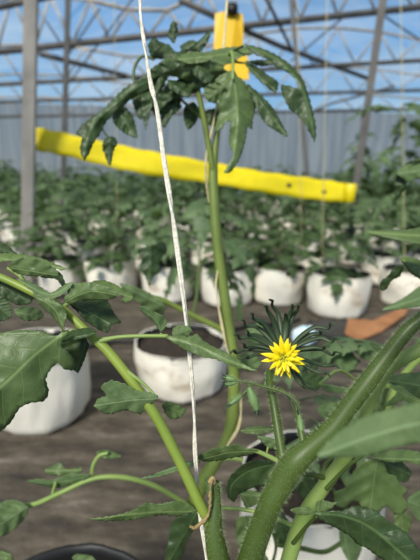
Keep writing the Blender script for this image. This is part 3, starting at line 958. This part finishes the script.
# buds
def bud(p0, p1, w, spikes, parent, spread=.4, ln=9):
    x0, y0, d0 = p0; x1, y1, d1 = p1
    path = px_path([(x0, y0, d0, w * .35), (x0 + (x1 - x0) * .25, y0 + (y1 - y0) * .25, d0, w * .85), (x0 + (x1 - x0) * .6, y0 + (y1 - y0) * .6, (d0 + d1) / 2, w), (x1, y1, d1, w * .55)], 5)
    bm = bmesh.new(); tube_into(bm, path, 10)
    b = link('flower_bud', bm_mesh(bm), M['bud'], parent)
    an = math.atan2(y1 - y0, x1 - x0)
    for k in range(spikes):
        a = an + (k / (spikes - 1) - .5) * 2 * spread if spikes > 1 else an
        sx, sy = x1 - math.cos(an) * 3, y1 - math.sin(an) * 3
        c = 2.5 * math.sin(k * 2.1)
        pts = [(sx, sy, d1, 2.2), (sx + math.cos(a) * ln * .5 + c * .3, sy + math.sin(a) * ln * .5, d1 - .002 * math.cos(k * 2), 2.0), (sx + math.cos(a + .15) * ln, sy + math.sin(a + .15) * ln + c * .3, d1 - .003 * math.cos(k * 2), .5)]
        bm = bmesh.new(); tube_into(bm, px_path(pts, 4), 6, .6)
        link('sepal', bm_mesh(bm), M['sepal'], b)
    hb = bmesh.new(); hairs_into(hb, path, 90, .0018, random.Random(int(x0)))
    h = link('bud_hairs', bm_mesh(hb), M['hair'], b, False); h['kind'] = 'stuff'
    return b
bud((249, 387, .246), (257, 410, .245), 10, 6, A, .7, 11)
stem('bud_stalk', [(252, 384, .247, 2.4), (249, 389, .246, 3)], 'stem', A)
bud((242, 395, .246), (229, 405, .244), 6, 3, A, .25, 9)
stem('bud_stalk', [(250, 384, .247, 2.4), (246, 391, .247, 3), (241, 396, .246, 3.5)], 'stem', A)
bud((236, 380, .249), (224, 377, .25), 6, 4, A, .5, 7)
bud((238, 381, .25), (226, 385, .252), 5, 3, A, .4, 7)
bud((302, 436, .228), (299, 414, .233), 6.5, 2, A, .15, 12)

# the open flower
def flower():
    fl = bpy.data.objects.new('flower', None); COL.objects.link(fl); fl.parent = A
    c = P(283, 357, .262)
    fl.location = c - A.location
    fl['label'] = 'open yellow flower with many pointed petals'
    rng = random.Random(3)
    ax = (CM.to_3x3() @ Vector((-.05, -.08, 1))).normalized()     # faces the lens, a little down
    ex = (CM.to_3x3() @ Vector((1, 0, 0))); ex = (ex - ax * ex.dot(ax)).normalized(); ey = ax.cross(ex)
    px = .262 / F
    # receptacle
    bm = bmesh.new()
    q = [c - ax * 12 * px + Vector((0, 0, 0)), c - ax * 9 * px, c - ax * 5 * px, c - ax * 1 * px]
    tube_into(bm, [(*q[0], 5 * px), (*q[1], 8 * px), (*q[2], 9 * px), (*q[3], 7 * px)], 14)
    link('receptacle', bm_mesh(bm), M['sepal'], fl)
    # petals in three layers
    for layer, (n, L, lift, w) in enumerate([(15, 19, .12, 1.95), (12, 15, .5, 1.7), (8, 10, 1.0, 1.5)]):
        for k in range(n):
            a = 2 * PI * (k + .5 * layer) / n + rng.uniform(-.13, .13)
            Lk = L * rng.uniform(.82, 1.12)
            dr = ex * math.cos(a) + ey * math.sin(a)
            sd = ax.cross(dr)
            bm = bmesh.new()
            prev = None
            curl = rng.uniform(-.35, .35)
            tw = rng.uniform(-.6, .6)
            for i in range(9):
                f = i / 8
                wd = w * (0.55 + 1.1 * math.sin(min(f * 1.25, 1) * PI * .55)) * (1 - f ** 2.4) + .12
                ctr = c + dr * (2.5 + Lk * f * math.cos(lift * (1 - f * .4))) * px + ax * (Lk * f * math.sin(lift) * .8 + layer * .8 - curl * f * f * 5) * px
                s2 = (sd * math.cos(tw * f) + ax * math.sin(tw * f))
                vs = [bm.verts.new(ctr - s2 * wd * px + ax * wd * .35 * px), bm.verts.new(ctr - ax * .2 * px), bm.verts.new(ctr + s2 * wd * px + ax * wd * .35 * px)]
                if prev:
                    for j in range(2):
                        bm.faces.new((prev[j], prev[j + 1], vs[j + 1], vs[j]))
                prev = vs
            o = link('petal', bm_mesh(bm), M['petal'], fl)
            s = o.modifiers.new('thickness', 'SOLIDIFY'); s.thickness = .0003
    # anther cone cluster
    for k in range(9):
        a = k * 2.4; r = .9 * math.sqrt(k)
        b0 = c + (ex * math.cos(a) + ey * math.sin(a)) * r * px
        b1 = b0 + ax * 6 * px + (ex * math.cos(a) + ey * math.sin(a)) * 1.2 * r * px
        bm = bmesh.new(); tube_into(bm, [(*b0, 1.5 * px), (*b0.lerp(b1, .5), 1.4 * px), (*b1, .5 * px)], 7)
        link('stamen', bm_mesh(bm), M['stamen'], fl)
    # long curled sepals: tip pixel, bend
    tips = [(272, 299, .3), (266, 305, .2), (293, 303, -.2), (286, 312, .1), (299, 304, -.3), (252, 313, .35), (243, 320, .4), (236, 334, .4), (247, 331, .3), (232, 350, .25), (258, 318, .2), (243, 344, .3),
            (332, 322, -.5), (322, 330, -.3), (337, 337, -.45), (337, 352, -.35), (326, 346, -.2), (329, 374, .2), (338, 366, .15), (316, 391, .25), (305, 388, .2), (246, 356, .2)]
    for k, (tx, ty, bend) in enumerate(tips):
        dx, dy = tx - 283, ty - 350
        L = math.hypot(dx, dy)
        nx, ny = -dy / L, dx / L
        x0, y0 = 283 + dx / L * 7, 352 + dy / L * 7
        dd = rng.uniform(-.004, .012)
        w = rng.uniform(5.2, 7.0)
        pts = [(x0, y0, .272, 3), (x0 + dx * .3 + nx * bend * L * .18, y0 + dy * .3 + ny * bend * L * .18, .274 + dd * .5, w),
               (x0 + dx * .6 + nx * bend * L * .2, y0 + dy * .6 + ny * bend * L * .2, .272 + dd, w * .85),
               (x0 + dx * .78 - nx * bend * L * rng.uniform(-.05, .12), y0 + dy * .78 - ny * bend * L * .08, .268 + dd, w * .6), (tx - dx * .04, ty - dy * .04, .264 + dd, 3.2), (tx + rng.uniform(1, 3.5) * math.copysign(1, dx), ty + rng.uniform(-1, 4), .260 + dd, 2.2)]
        path = px_path(pts, 6)
        bm = bmesh.new(); tube_into(bm, path, 8, .6)
        o = link('sepal', bm_mesh(bm), M['sepal'], fl)
    return fl
flower()
hairs(A, [(pR, 3600, .0027), (pS, 1000, .0030), (pP, 800, .0020), (pB, 500, .0016), (pL[-20:], 120, .001)], 4)

# ================================================================== PALE-STEM PLANT (B)
B = thing('tomato_plant', 'tomato plant with a pale hairy stem behind the flowering plant, lower right', 'tomato plant', (0.13, 0.09, 0.22))
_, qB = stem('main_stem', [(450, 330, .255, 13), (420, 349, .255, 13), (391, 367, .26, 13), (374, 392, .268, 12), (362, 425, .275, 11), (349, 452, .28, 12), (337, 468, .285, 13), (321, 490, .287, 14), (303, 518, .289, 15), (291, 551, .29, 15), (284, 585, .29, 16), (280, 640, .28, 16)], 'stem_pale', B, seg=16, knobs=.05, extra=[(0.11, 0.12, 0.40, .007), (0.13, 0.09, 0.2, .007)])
stem('petiole', [(368, 452, .262, 3.6), (352, 463, .266, 3.6), (338, 476, .272, 3.6), (326, 489, .276, 4)], 'stem', B, label='dark green petiole crossing the pale stem')
stem('petiole', [(317, 516, .245, 3), (306, 527, .262, 3.6), (293, 543, .279, 4)], 'stem', B)
stem('petiole', [(332, 480, .285, 6), (318, 476, .285, 5), (306, 474, .284, 5)], 'stem', B)
stem('petiole', [(302, 532, .29, 4), (291, 525, .292, 4.5), (257, 512, .295, 4), (220, 508, .30, 3.5), (196, 512, .305, 3)], 'stem_pale', B)
stem('petiole', [(278, 461, .27, 5), (266, 455, .27, 4.5), (256, 451, .27, 4), (248, 450, .27, 3)], 'stem_pale', B)
stem('petiole', [(268, 447, .29, 2), (266, 456, .29, 2)], 'stem_pale', B)
leaf(B, [(314, 513), (330, 511), (343, 510), (352, 506), (362, 506), (377, 511), (384, 518), (394, 525), (407, 533), (414, 543), (424, 556), (430, 580), (405, 575), (392, 564), (380, 558), (368, 549), (357, 544), (350, 536), (340, 530), (326, 523)], [(314, 513), (345, 516), (376, 531), (428, 578)], .235, .225, 'leaf_dark', tilt=-.2, fold=.3, ripple=1.3, teeth=1.3, label='deep green leaf with pale veins at the bottom right')
leaf(B, [(290, 510), (298, 507), (308, 507), (314, 512), (306, 515), (296, 514)], [(314, 512), (290, 510)], .238, .236, 'leaf', teeth=.5)
leaf(B, [(316, 503), (323, 500), (330, 502), (338, 502), (332, 508), (325, 512), (317, 512)], [(315, 513), (337, 502)], .238, .235, 'leaf', teeth=.8)
leaf(B, [(196, 456), (206, 452), (214, 448), (228, 446), (238, 444), (245, 448), (256, 449), (258, 452), (250, 455), (236, 457), (226, 459), (212, 461), (202, 461)], [(257, 451), (230, 452), (197, 460)], .268, .27, 'leaf', tilt=.8, label='curled leaf lying across the white twine')
leaf(B, [(140, 479), (155, 474), (168, 468), (182, 464), (198, 459), (200, 462), (186, 469), (172, 473), (156, 477)], [(140, 479), (200, 460)], .272, .27, 'leaf_soft', tilt=1.2, teeth=1)
leaf(B, [(226, 489), (229, 478), (236, 470), (246, 463), (258, 460), (270, 461), (277, 466), (276, 474), (268, 482), (256, 487), (246, 490), (238, 495), (234, 502), (229, 499)], [(275, 464), (250, 470), (232, 484), (230, 500)], .30, .31, 'leaf_dark', tilt=.4, fold=-.2, ripple=1.0, label='broad curled dark leaf left of the thick stem')
leaf(B, [(240, 493), (246, 490), (256, 491), (265, 495), (262, 501), (254, 506), (246, 508), (242, 500)], [(240, 494), (264, 496)], .31, .31, 'leaf', tilt=.3)
leaf(B, [(257, 436), (264, 436), (274, 439), (284, 443), (280, 449), (270, 449), (263, 443)], [(284, 444), (257, 436)], .29, .29, 'leaf_soft')
leaf(B, [(240, 431), (252, 426), (270, 427), (276, 430), (262, 434), (248, 434)], [(240, 431), (276, 429)], .33, .33, 'leaf', tilt=1)
leaf(B, [(88, 518), (100, 518), (118, 515), (134, 510), (146, 503), (160, 504), (176, 501), (190, 505), (197, 511), (184, 514), (176, 516), (160, 515), (146, 518), (126, 520), (106, 521)], [(197, 511), (150, 512), (88, 519)], .30, .29, 'leaf', tilt=.5, teeth=1.6, label='long toothed leaf reaching left over the ground')
hairs(B, [(qB, 1200, .0018)], 8)

# ================================================================== PLANT IN THE NEAR RIGHT BAG (C)
Cc = thing('tomato_plant', 'low bushy tomato plant in the near white bag at the bottom right', 'tomato plant', (0.215, 0.70, 0.24))
def wpt(px, py, d):
    return P(px, py, d)
def wstem(pts, r, mat='stem_pale', nm='stem', par=None):
    path = catmull([(*p, r) for p in pts], 6)
    bm = bmesh.new(); tube_into(bm, path, 8)
    return link(nm, bm_mesh(bm), M[mat], par)
wstem([Vector((.235, .70, .22)), Vector((.25, .70, .30)), P(378, 450, .58), P(382, 430, .5), P(400, 380, .47), P(440, 340, .45)], .004, par=Cc)
for (o_, m_, d_, mt, lb) in [
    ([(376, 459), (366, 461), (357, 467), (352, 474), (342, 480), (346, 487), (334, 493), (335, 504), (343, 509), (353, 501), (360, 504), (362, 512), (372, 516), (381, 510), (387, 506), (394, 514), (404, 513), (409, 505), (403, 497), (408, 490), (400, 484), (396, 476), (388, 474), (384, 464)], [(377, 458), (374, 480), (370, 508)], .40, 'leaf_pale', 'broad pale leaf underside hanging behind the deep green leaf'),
    ([(380, 461), (395, 457), (406, 466), (412, 473), (406, 482), (394, 479), (386, 470)], [(379, 461), (410, 474)], .42, 'leaf_dark', None),
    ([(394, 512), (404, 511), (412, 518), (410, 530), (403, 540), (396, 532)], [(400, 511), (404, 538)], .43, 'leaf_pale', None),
    ([(408, 498), (420, 490), (440, 495), (440, 525), (424, 524), (412, 514)], [(410, 502), (438, 512)], .45, 'leaf_soft', None),
    ([(372, 457), (390, 450), (410, 450), (430, 455), (430, 466), (405, 462), (388, 462)], [(372, 458), (430, 460)], .38, 'leaf', None),
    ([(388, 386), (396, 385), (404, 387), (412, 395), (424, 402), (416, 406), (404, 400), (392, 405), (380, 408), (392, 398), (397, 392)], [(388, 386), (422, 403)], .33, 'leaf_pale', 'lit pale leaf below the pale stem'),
    ([(386, 378), (398, 374), (420, 372), (440, 374), (440, 400), (420, 400), (406, 392), (394, 386)], [(386, 380), (438, 388)], .36, 'leaf_dark', None),
    ([(320, 382), (328, 384), (340, 387), (356, 388), (350, 393), (336, 393), (325, 391)], [(320, 384), (356, 389)], .34, 'leaf_soft', 'small leaf with a pale edge right of the flower'),
    ([(330, 355), (340, 348), (352, 352), (358, 364), (350, 372), (338, 368)], [(331, 356), (354, 370)], .5, 'leaf_soft', None),
    ([(352, 345), (372, 342), (384, 352), (376, 362), (360, 358)], [(352, 346), (380, 360)], .5, 'leaf', None),
    ([(318, 408), (330, 402), (346, 404), (350, 414), (336, 422), (322, 418)], [(318, 410), (348, 412)], .5, 'leaf_soft', None),
    ([(362, 395), (376, 398), (386, 410), (372, 412), (360, 408)], [(362, 397), (384, 410)], .42, 'leaf', None),
    ([(300, 376), (312, 372), (324, 378), (318, 390), (304, 388)], [(300, 378), (322, 386)], .5, 'leaf_dark', None),
    ([(394, 420), (410, 416), (430, 420), (430, 440), (406, 440)], [(394, 424), (430, 430)], .42, 'leaf_dark', None),
    ([(340, 520), (352, 524), (362, 548), (352, 566), (340, 545)], [(342, 520), (350, 565)], .50, 'leaf_soft', None),
    ([(296, 470), (312, 478), (322, 490), (316, 505), (300, 496), (292, 482)], [(298, 471), (316, 503)], .45, 'leaf_dark', None),
    ([(270, 512), (284, 514), (292, 532), (282, 545), (272, 532)], [(276, 512), (284, 544)], .50, 'leaf_dark', None),
    ([(236, 520), (252, 516), (262, 532), (256, 556), (240, 552)], [(244, 518), (254, 556)], .46, 'leaf', None),
    ([(238, 556), (246, 548), (262, 550), (270, 566), (250, 572)], [(240, 556), (268, 566)], .40, 'leaf', None)]:
    leaf(Cc, o_, m_, d_, d_ + .01, mt, tilt=.3, fold=.3, ripple=1.0, teeth=1.0, label=lb)
wstem([P(376, 456, .4), P(377, 450, .45), P(378, 450, .57)], .0022, par=Cc, nm='petiole')
wstem([P(388, 386, .33), P(384, 400, .42), P(381, 430, .5)], .002, par=Cc, nm='petiole')
wstem([P(320, 384, .34), P(345, 372, .42), P(384, 410, .49)], .0016, par=Cc, nm='petiole')
wstem([P(276, 544, .50), P(300, 548, .52), P(330, 550, .55), P(352, 520, .60), Vector((.24, .70, .26))], .003, 'stem', par=Cc, nm='petiole')
wstem([P(266, 518, .50), P(276, 545, .52), P(270, 570, .54)], .002, 'stem', par=Cc, nm='petiole')
rg = random.Random(9)
bm = bmesh.new()
for (x, y, d) in [(360, 362, .55), (345, 372, .6), (392, 352, .5), (318, 436, .6), (400, 340, .62), (330, 365, .62), (384, 395, .55), (310, 420, .7), (300, 400, .7), (345, 350, .7)]:
    compound_into(bm, P(x, y, d), rg.random() * 6.3, .5, .09, rg, 1.2, .45)
link('foliage', bm_mesh(bm), M['leaf_far2'], Cc)

# ================================================================== MIDDLE PLANT (D), tall, a step behind
D = thing('tomato_plant', 'tall tomato plant with drooping top leaves behind the white twine', 'tomato plant', (-0.12, 0.38, 0.22))
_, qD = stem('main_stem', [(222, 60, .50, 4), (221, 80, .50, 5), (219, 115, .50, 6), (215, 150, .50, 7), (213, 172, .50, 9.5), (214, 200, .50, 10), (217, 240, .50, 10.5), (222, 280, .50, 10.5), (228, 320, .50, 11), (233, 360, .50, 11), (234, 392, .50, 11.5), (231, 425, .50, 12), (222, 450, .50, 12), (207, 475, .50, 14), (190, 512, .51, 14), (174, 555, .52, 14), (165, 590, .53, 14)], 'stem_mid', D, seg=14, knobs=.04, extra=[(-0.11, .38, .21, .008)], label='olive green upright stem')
stem('side_stem', [(214, 178, .50, 6), (211, 160, .495, 6.5), (206, 130, .49, 6), (200, 100, .485, 5.5), (196, 80, .48, 5), (196, 62, .48, 4)], 'stem_mid', D, seg=10)
_, v1 = stem('side_stem', [(200, 520, .50, 6), (190, 508, .49, 5.5), (175, 497, .48, 5), (150, 484, .46, 5), (120, 477, .45, 5), (92, 479, .445, 5), (60, 493, .44, 5), (35, 504, .44, 5), (15, 506, .44, 5)], 'stem_pale', D, seg=8, label='thin side shoot curving left over the ground')
stem('side_stem', [(232, 335, .505, 7), (217, 327, .505, 6.5), (190, 314, .50, 6), (163, 300, .49, 5), (150, 296, .485, 3)], 'stem_mid', D, seg=8)
stem('side_stem', [(243, 460, .5, 4), (230, 458, .5, 5), (216, 462, .5, 6), (206, 476, .505, 7)], 'stem_pale', D, seg=8)
stem('petiole', [(92, 478, .445, 4), (93, 466, .445, 4), (99, 456, .445, 3.5), (108, 453, .445, 3)], 'stem_pale', D)
stem('petiole', [(52, 496, .44, 3), (54, 488, .44, 3), (56, 482, .44, 3)], 'stem_pale', D)
leaf(D, [(26, 481), (38, 479), (52, 480), (70, 474), (90, 474), (84, 480), (72, 484), (58, 488), (44, 486)], [(90, 476), (56, 482), (26, 481)], .44, .44, 'leaf_soft', tilt=.6, teeth=.8)
leaf(D, [(44, 470), (52, 466), (60, 462), (66, 469), (82, 467), (80, 473), (66, 476), (50, 475)], [(44, 471), (82, 470)], .45, .45, 'leaf', tilt=.4, teeth=.8)
leaf(D, [(96, 452), (106, 449), (114, 452), (122, 456), (112, 459), (102, 458)], [(98, 454), (122, 457)], .445, .45, 'leaf', tilt=.8, teeth=.5)
leaf(D, [(-15, 506), (0, 502), (14, 500), (28, 506), (27, 515), (16, 528), (2, 537), (-15, 540)], [(28, 506), (-12, 532)], .43, .42, 'leaf_soft', tilt=.3, label='blurred leaf low at the left edge')
leaf(D, [(-6, 556), (2, 550), (10, 553), (14, 561), (4, 570), (-8, 568)], [(12, 556), (-6, 566)], .42, .42, 'leaf', teeth=.5)
leaf(D, [(72, 558), (78, 554), (92, 556), (96, 562), (84, 568)], [(72, 558), (96, 564)], .45, .45, 'leaf', teeth=.5)
leaf(D, [(166, 560), (168, 540), (172, 522), (184, 514), (200, 512), (196, 525), (188, 540), (182, 556), (172, 566)], [(196, 513), (168, 562)], .44, .46, 'leaf_dark', tilt=.3)
leaf(D, [(205, 476), (216, 482), (222, 492), (212, 498), (206, 492)], [(206, 476), (214, 498)], .40, .40, 'leaf', teeth=.6)
leaf(D, [(120, 283), (134, 286), (150, 293), (166, 304), (163, 314), (150, 312), (136, 301), (124, 292)], [(164, 306), (122, 285)], .46, .45, 'leaf_soft', tilt=.3, label='blurred leaf left of the twine')
leaf(D, [(137, 250), (148, 246), (164, 242), (167, 252), (160, 260), (160, 272), (152, 278), (150, 288), (145, 276), (140, 268), (142, 258)], [(150, 246), (150, 287)], .62, .62, 'leaf_dark', tilt=.2)
# small basal leaves around the stem
for (o_, m_, mt) in [([(246, 330), (262, 322), (262, 340), (250, 348)], [(246, 334), (262, 334)], 'leaf_soft'),
                     ([(238, 356), (252, 352), (262, 364), (248, 372)], [(238, 358), (260, 368)], 'leaf_soft'),
                     ([(196, 250), (212, 246), (214, 262), (200, 268)], [(214, 250), (198, 266)], 'leaf')][:2]:
    leaf(D, o_, m_, .56, .56, mt, teeth=.8)
# top foliage
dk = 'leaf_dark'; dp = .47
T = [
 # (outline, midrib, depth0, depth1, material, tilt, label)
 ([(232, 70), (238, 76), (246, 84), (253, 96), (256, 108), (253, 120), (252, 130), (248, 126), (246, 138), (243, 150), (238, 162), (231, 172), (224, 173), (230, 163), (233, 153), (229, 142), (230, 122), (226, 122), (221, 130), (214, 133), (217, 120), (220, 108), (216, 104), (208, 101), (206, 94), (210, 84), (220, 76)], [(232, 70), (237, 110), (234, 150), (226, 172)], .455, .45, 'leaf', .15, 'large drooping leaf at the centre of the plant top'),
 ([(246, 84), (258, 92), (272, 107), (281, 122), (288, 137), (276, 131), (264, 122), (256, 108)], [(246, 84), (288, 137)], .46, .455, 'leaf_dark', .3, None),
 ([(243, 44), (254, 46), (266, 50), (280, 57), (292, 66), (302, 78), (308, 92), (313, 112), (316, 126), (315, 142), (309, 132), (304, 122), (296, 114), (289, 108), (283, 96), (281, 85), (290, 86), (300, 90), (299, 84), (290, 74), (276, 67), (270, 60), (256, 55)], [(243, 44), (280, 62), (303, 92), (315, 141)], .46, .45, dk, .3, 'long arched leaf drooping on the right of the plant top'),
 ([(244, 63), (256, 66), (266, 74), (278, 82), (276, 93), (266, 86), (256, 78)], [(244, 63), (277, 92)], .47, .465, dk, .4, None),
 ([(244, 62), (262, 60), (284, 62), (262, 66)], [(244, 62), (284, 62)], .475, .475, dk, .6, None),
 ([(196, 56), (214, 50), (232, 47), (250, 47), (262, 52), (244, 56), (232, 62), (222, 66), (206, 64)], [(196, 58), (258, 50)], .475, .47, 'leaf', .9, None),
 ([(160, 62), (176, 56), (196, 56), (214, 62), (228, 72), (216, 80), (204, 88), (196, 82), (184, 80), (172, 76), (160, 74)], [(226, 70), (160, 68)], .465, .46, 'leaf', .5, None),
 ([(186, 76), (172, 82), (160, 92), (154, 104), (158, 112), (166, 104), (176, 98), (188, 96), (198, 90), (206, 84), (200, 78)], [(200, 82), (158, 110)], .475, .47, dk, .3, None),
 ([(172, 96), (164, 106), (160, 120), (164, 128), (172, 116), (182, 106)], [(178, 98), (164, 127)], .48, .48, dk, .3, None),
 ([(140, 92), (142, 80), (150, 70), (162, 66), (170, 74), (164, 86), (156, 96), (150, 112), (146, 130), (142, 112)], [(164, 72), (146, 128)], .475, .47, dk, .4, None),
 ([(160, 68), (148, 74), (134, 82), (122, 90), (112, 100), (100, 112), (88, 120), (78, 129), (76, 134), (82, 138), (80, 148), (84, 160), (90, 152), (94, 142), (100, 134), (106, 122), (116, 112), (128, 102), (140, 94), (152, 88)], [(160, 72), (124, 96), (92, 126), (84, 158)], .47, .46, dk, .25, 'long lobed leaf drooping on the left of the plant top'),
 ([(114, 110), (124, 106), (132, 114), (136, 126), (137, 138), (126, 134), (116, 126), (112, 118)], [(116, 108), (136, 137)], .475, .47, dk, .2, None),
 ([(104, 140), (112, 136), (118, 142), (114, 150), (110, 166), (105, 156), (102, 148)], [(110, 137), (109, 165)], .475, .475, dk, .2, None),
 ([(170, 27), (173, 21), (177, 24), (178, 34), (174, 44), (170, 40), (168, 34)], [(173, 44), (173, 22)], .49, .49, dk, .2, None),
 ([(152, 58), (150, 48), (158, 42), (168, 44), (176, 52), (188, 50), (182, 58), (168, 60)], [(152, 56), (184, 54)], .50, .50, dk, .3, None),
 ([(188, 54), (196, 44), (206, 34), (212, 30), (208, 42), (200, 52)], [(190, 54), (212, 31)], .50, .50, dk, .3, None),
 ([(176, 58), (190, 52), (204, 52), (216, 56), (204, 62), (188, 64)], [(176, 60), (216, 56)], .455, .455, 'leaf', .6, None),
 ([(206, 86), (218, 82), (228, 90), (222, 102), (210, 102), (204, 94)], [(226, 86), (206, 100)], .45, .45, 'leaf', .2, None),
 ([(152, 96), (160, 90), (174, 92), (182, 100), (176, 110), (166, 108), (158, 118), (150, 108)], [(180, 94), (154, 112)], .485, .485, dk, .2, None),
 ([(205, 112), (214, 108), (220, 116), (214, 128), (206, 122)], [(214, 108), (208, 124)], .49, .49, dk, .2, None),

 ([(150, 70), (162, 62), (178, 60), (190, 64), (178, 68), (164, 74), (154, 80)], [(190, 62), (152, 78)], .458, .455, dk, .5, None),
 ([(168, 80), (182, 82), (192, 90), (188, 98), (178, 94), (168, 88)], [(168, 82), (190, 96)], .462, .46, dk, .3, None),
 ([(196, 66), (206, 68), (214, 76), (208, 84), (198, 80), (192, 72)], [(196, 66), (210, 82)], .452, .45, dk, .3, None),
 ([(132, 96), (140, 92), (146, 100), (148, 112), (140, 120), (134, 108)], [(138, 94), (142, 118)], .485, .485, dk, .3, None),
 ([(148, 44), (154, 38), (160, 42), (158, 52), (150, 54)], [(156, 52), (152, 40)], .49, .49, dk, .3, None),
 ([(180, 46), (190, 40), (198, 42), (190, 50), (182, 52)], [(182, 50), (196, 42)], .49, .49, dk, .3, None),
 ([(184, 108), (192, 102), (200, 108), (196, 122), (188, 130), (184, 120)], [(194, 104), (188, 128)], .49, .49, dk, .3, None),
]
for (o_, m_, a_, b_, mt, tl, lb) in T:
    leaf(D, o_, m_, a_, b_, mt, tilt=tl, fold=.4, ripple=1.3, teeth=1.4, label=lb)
stem('petiole', [(221, 66, .50, 3.5), (226, 60, .48, 3), (231, 52, .465, 3), (233, 62, .457, 3), (233, 80, .452, 2.4)], 'stem_pale', D)
stem('petiole', [(222, 62, .50, 3), (232, 52, .48, 3), (243, 46, .46, 2.4)], 'stem', D)
stem('petiole', [(197, 64, .48, 4), (190, 70, .475, 3.4), (178, 70, .47, 3), (160, 71, .468, 2.6)], 'stem', D)
stem('petiole', [(154, 60, .48, 2), (143, 56, .48, 3), (135, 66, .48, 3), (134, 80, .48, 3), (140, 92, .48, 2)], 'stem', D)
stem('petiole', [(204, 120, .49, 3), (192, 110, .485, 3), (180, 98, .48, 2.5)], 'stem', D)
stem('petiole', [(222, 64, .50, 3), (232, 62, .48, 2.4), (244, 63, .47, 2)], 'stem', D)
stem('petiole', [(109, 138, .475, 1.5), (104, 132, .472, 1.5), (102, 126, .468, 1.5)], 'stem', D)
stem('petiole', [(124, 110, .475, 1.8), (122, 104, .472, 1.8), (124, 98, .466, 1.8)], 'stem', D)

# ================================================================== TWINES
def twine(pts, label, mat, strands=2):
    path = px_path(pts, 14)
    bm = bmesh.new()
    for s in range(strands):
        q = []
        for i, (x, y, z, r) in enumerate(path):
            a = i * .11 + 2*noise.noise(Vector((i*.05,0,0))) + s * 2 * PI / strands
            q.append((x + math.cos(a) * r * .40, y + math.sin(a) * r * .42, z, r * .60))
        tube_into(bm, q, 7)
    return tag(link('support_twine', bm_mesh(bm), M[mat], None), label, 'twine')
twine([(138, -30, .262, 4), (140, 0, .262, 4), (141, 20, .262, 4), (146, 55, .26, 4.4), (151, 85, .26, 5.4), (157, 110, .26, 5.4), (164, 160, .26, 5.6), (171, 205, .26, 5.6), (178, 255, .26, 5.6), (185, 310, .26, 5.4), (190, 360, .26, 4.8), (194, 410, .26, 4.8), (195, 450, .259, 4.8), (197, 480, .258, 4.8), (200, 515, .258, 4.4), (206, 552, .256, 4), (212, 590, .25, 4), (240, 640, .243, 4)],
      'white plastic twine hanging down the front between the plants', 'twine')
twine([(228, -30, .52, 3), (227, 0, .51, 3), (225, 30, .5, 3), (222, 60, .485, 3), (221, 76, .485, 3), (214, 120, .488, 2.5), (206, 160, .495, 2.5), (209, 200, .515, 2.5), (222, 240, .515, 2.5), (216, 285, .488, 2.5), (221, 320, .488, 2.8), (228, 352, .488, 3), (238, 380, .505, 2.8), (241, 410, .50, 2.8), (238, 428, .488, 3.5), (230, 442, .486, 3.5), (221, 455, .486, 3)],
      'cream twine wound around the tall middle plant', 'twine2')

# ================================================================== LIGHT, WORLD, CAMERA
w = bpy.data.worlds.new('sky'); scene.world = w; w.use_nodes = True
nt = w.node_tree; nt.nodes.clear()
out = nt.nodes.new('ShaderNodeOutputWorld'); bg = nt.nodes.new('ShaderNodeBackground')
tc = nt.nodes.new('ShaderNodeTexCoord')
sp = nt.nodes.new('ShaderNodeSeparateXYZ'); nt.links.new(tc.outputs['Generated'], sp.inputs[0])
mp = nt.nodes.new('ShaderNodeMapping'); mp.inputs['Scale'].default_value = (2, 2, 9); nt.links.new(tc.outputs['Generated'], mp.inputs[0])
nz = nt.nodes.new('ShaderNodeTexNoise'); nz.inputs['Scale'].default_value = 1.6; nz.inputs['Detail'].default_value = 5; nt.links.new(mp.outputs[0], nz.inputs['Vector'])
sky = ramp(nt, sp.outputs[2], [(0.0, (0.50, 0.62, 0.72)), (0.12, (0.34, 0.58, 0.82)), (0.30, (0.14, 0.42, 0.84)), (0.45, (0.17, 0.28, 0.42)), (0.7, (0.26, 0.27, 0.27)), (1.0, (0.36, 0.35, 0.32))])
cl = ramp(nt, nz.outputs['Fac'], [(0.45, (0, 0, 0)), (0.72, (1, 1, 1))])
mx = nt.nodes.new('ShaderNodeMix'); mx.data_type = 'RGBA'
nt.links.new(math_node(nt, 'MULTIPLY', cl, 0.55), mx.inputs[0]); nt.links.new(sky, mx.inputs[6]); mx.inputs[7].default_value = (0.75, 0.88, 0.97, 1)
nt.links.new(mx.outputs[2], bg.inputs[0]); bg.inputs[1].default_value = 0.9
nt.links.new(bg.outputs[0], out.inputs[0])
sl = bpy.data.lights.new('sun', 'SUN'); sl.energy = 5.2; sl.angle = R(12); sl.color = (1.0, 0.94, 0.82)
so = bpy.data.objects.new('sun', sl); COL.objects.link(so)
so.rotation_euler = Vector((0.28, 0.60, -0.62)).to_track_quat('-Z', 'Y').to_euler()

cam = bpy.data.cameras.new('camera'); co = bpy.data.objects.new('camera', cam); COL.objects.link(co)
co.matrix_world = CM
cam.sensor_fit = 'VERTICAL'; cam.sensor_height = 36; cam.sensor_width = 27; cam.lens = F * 36 / 560
cam.clip_start = 0.01; cam.clip_end = 100
cam.dof.use_dof = True; cam.dof.focus_distance = 0.25; cam.dof.aperture_fstop = 8.0
scene.camera = co
scene.view_settings.view_transform = 'Standard'; scene.view_settings.look = 'None'
scene.view_settings.gamma = 1; scene.view_settings.exposure = 0.0
scene.view_settings.use_curve_mapping = False
scene.cycles.use_denoising = True
scene.cycles.transparent_max_bounces = 16
scene.cycles.max_bounces = 8
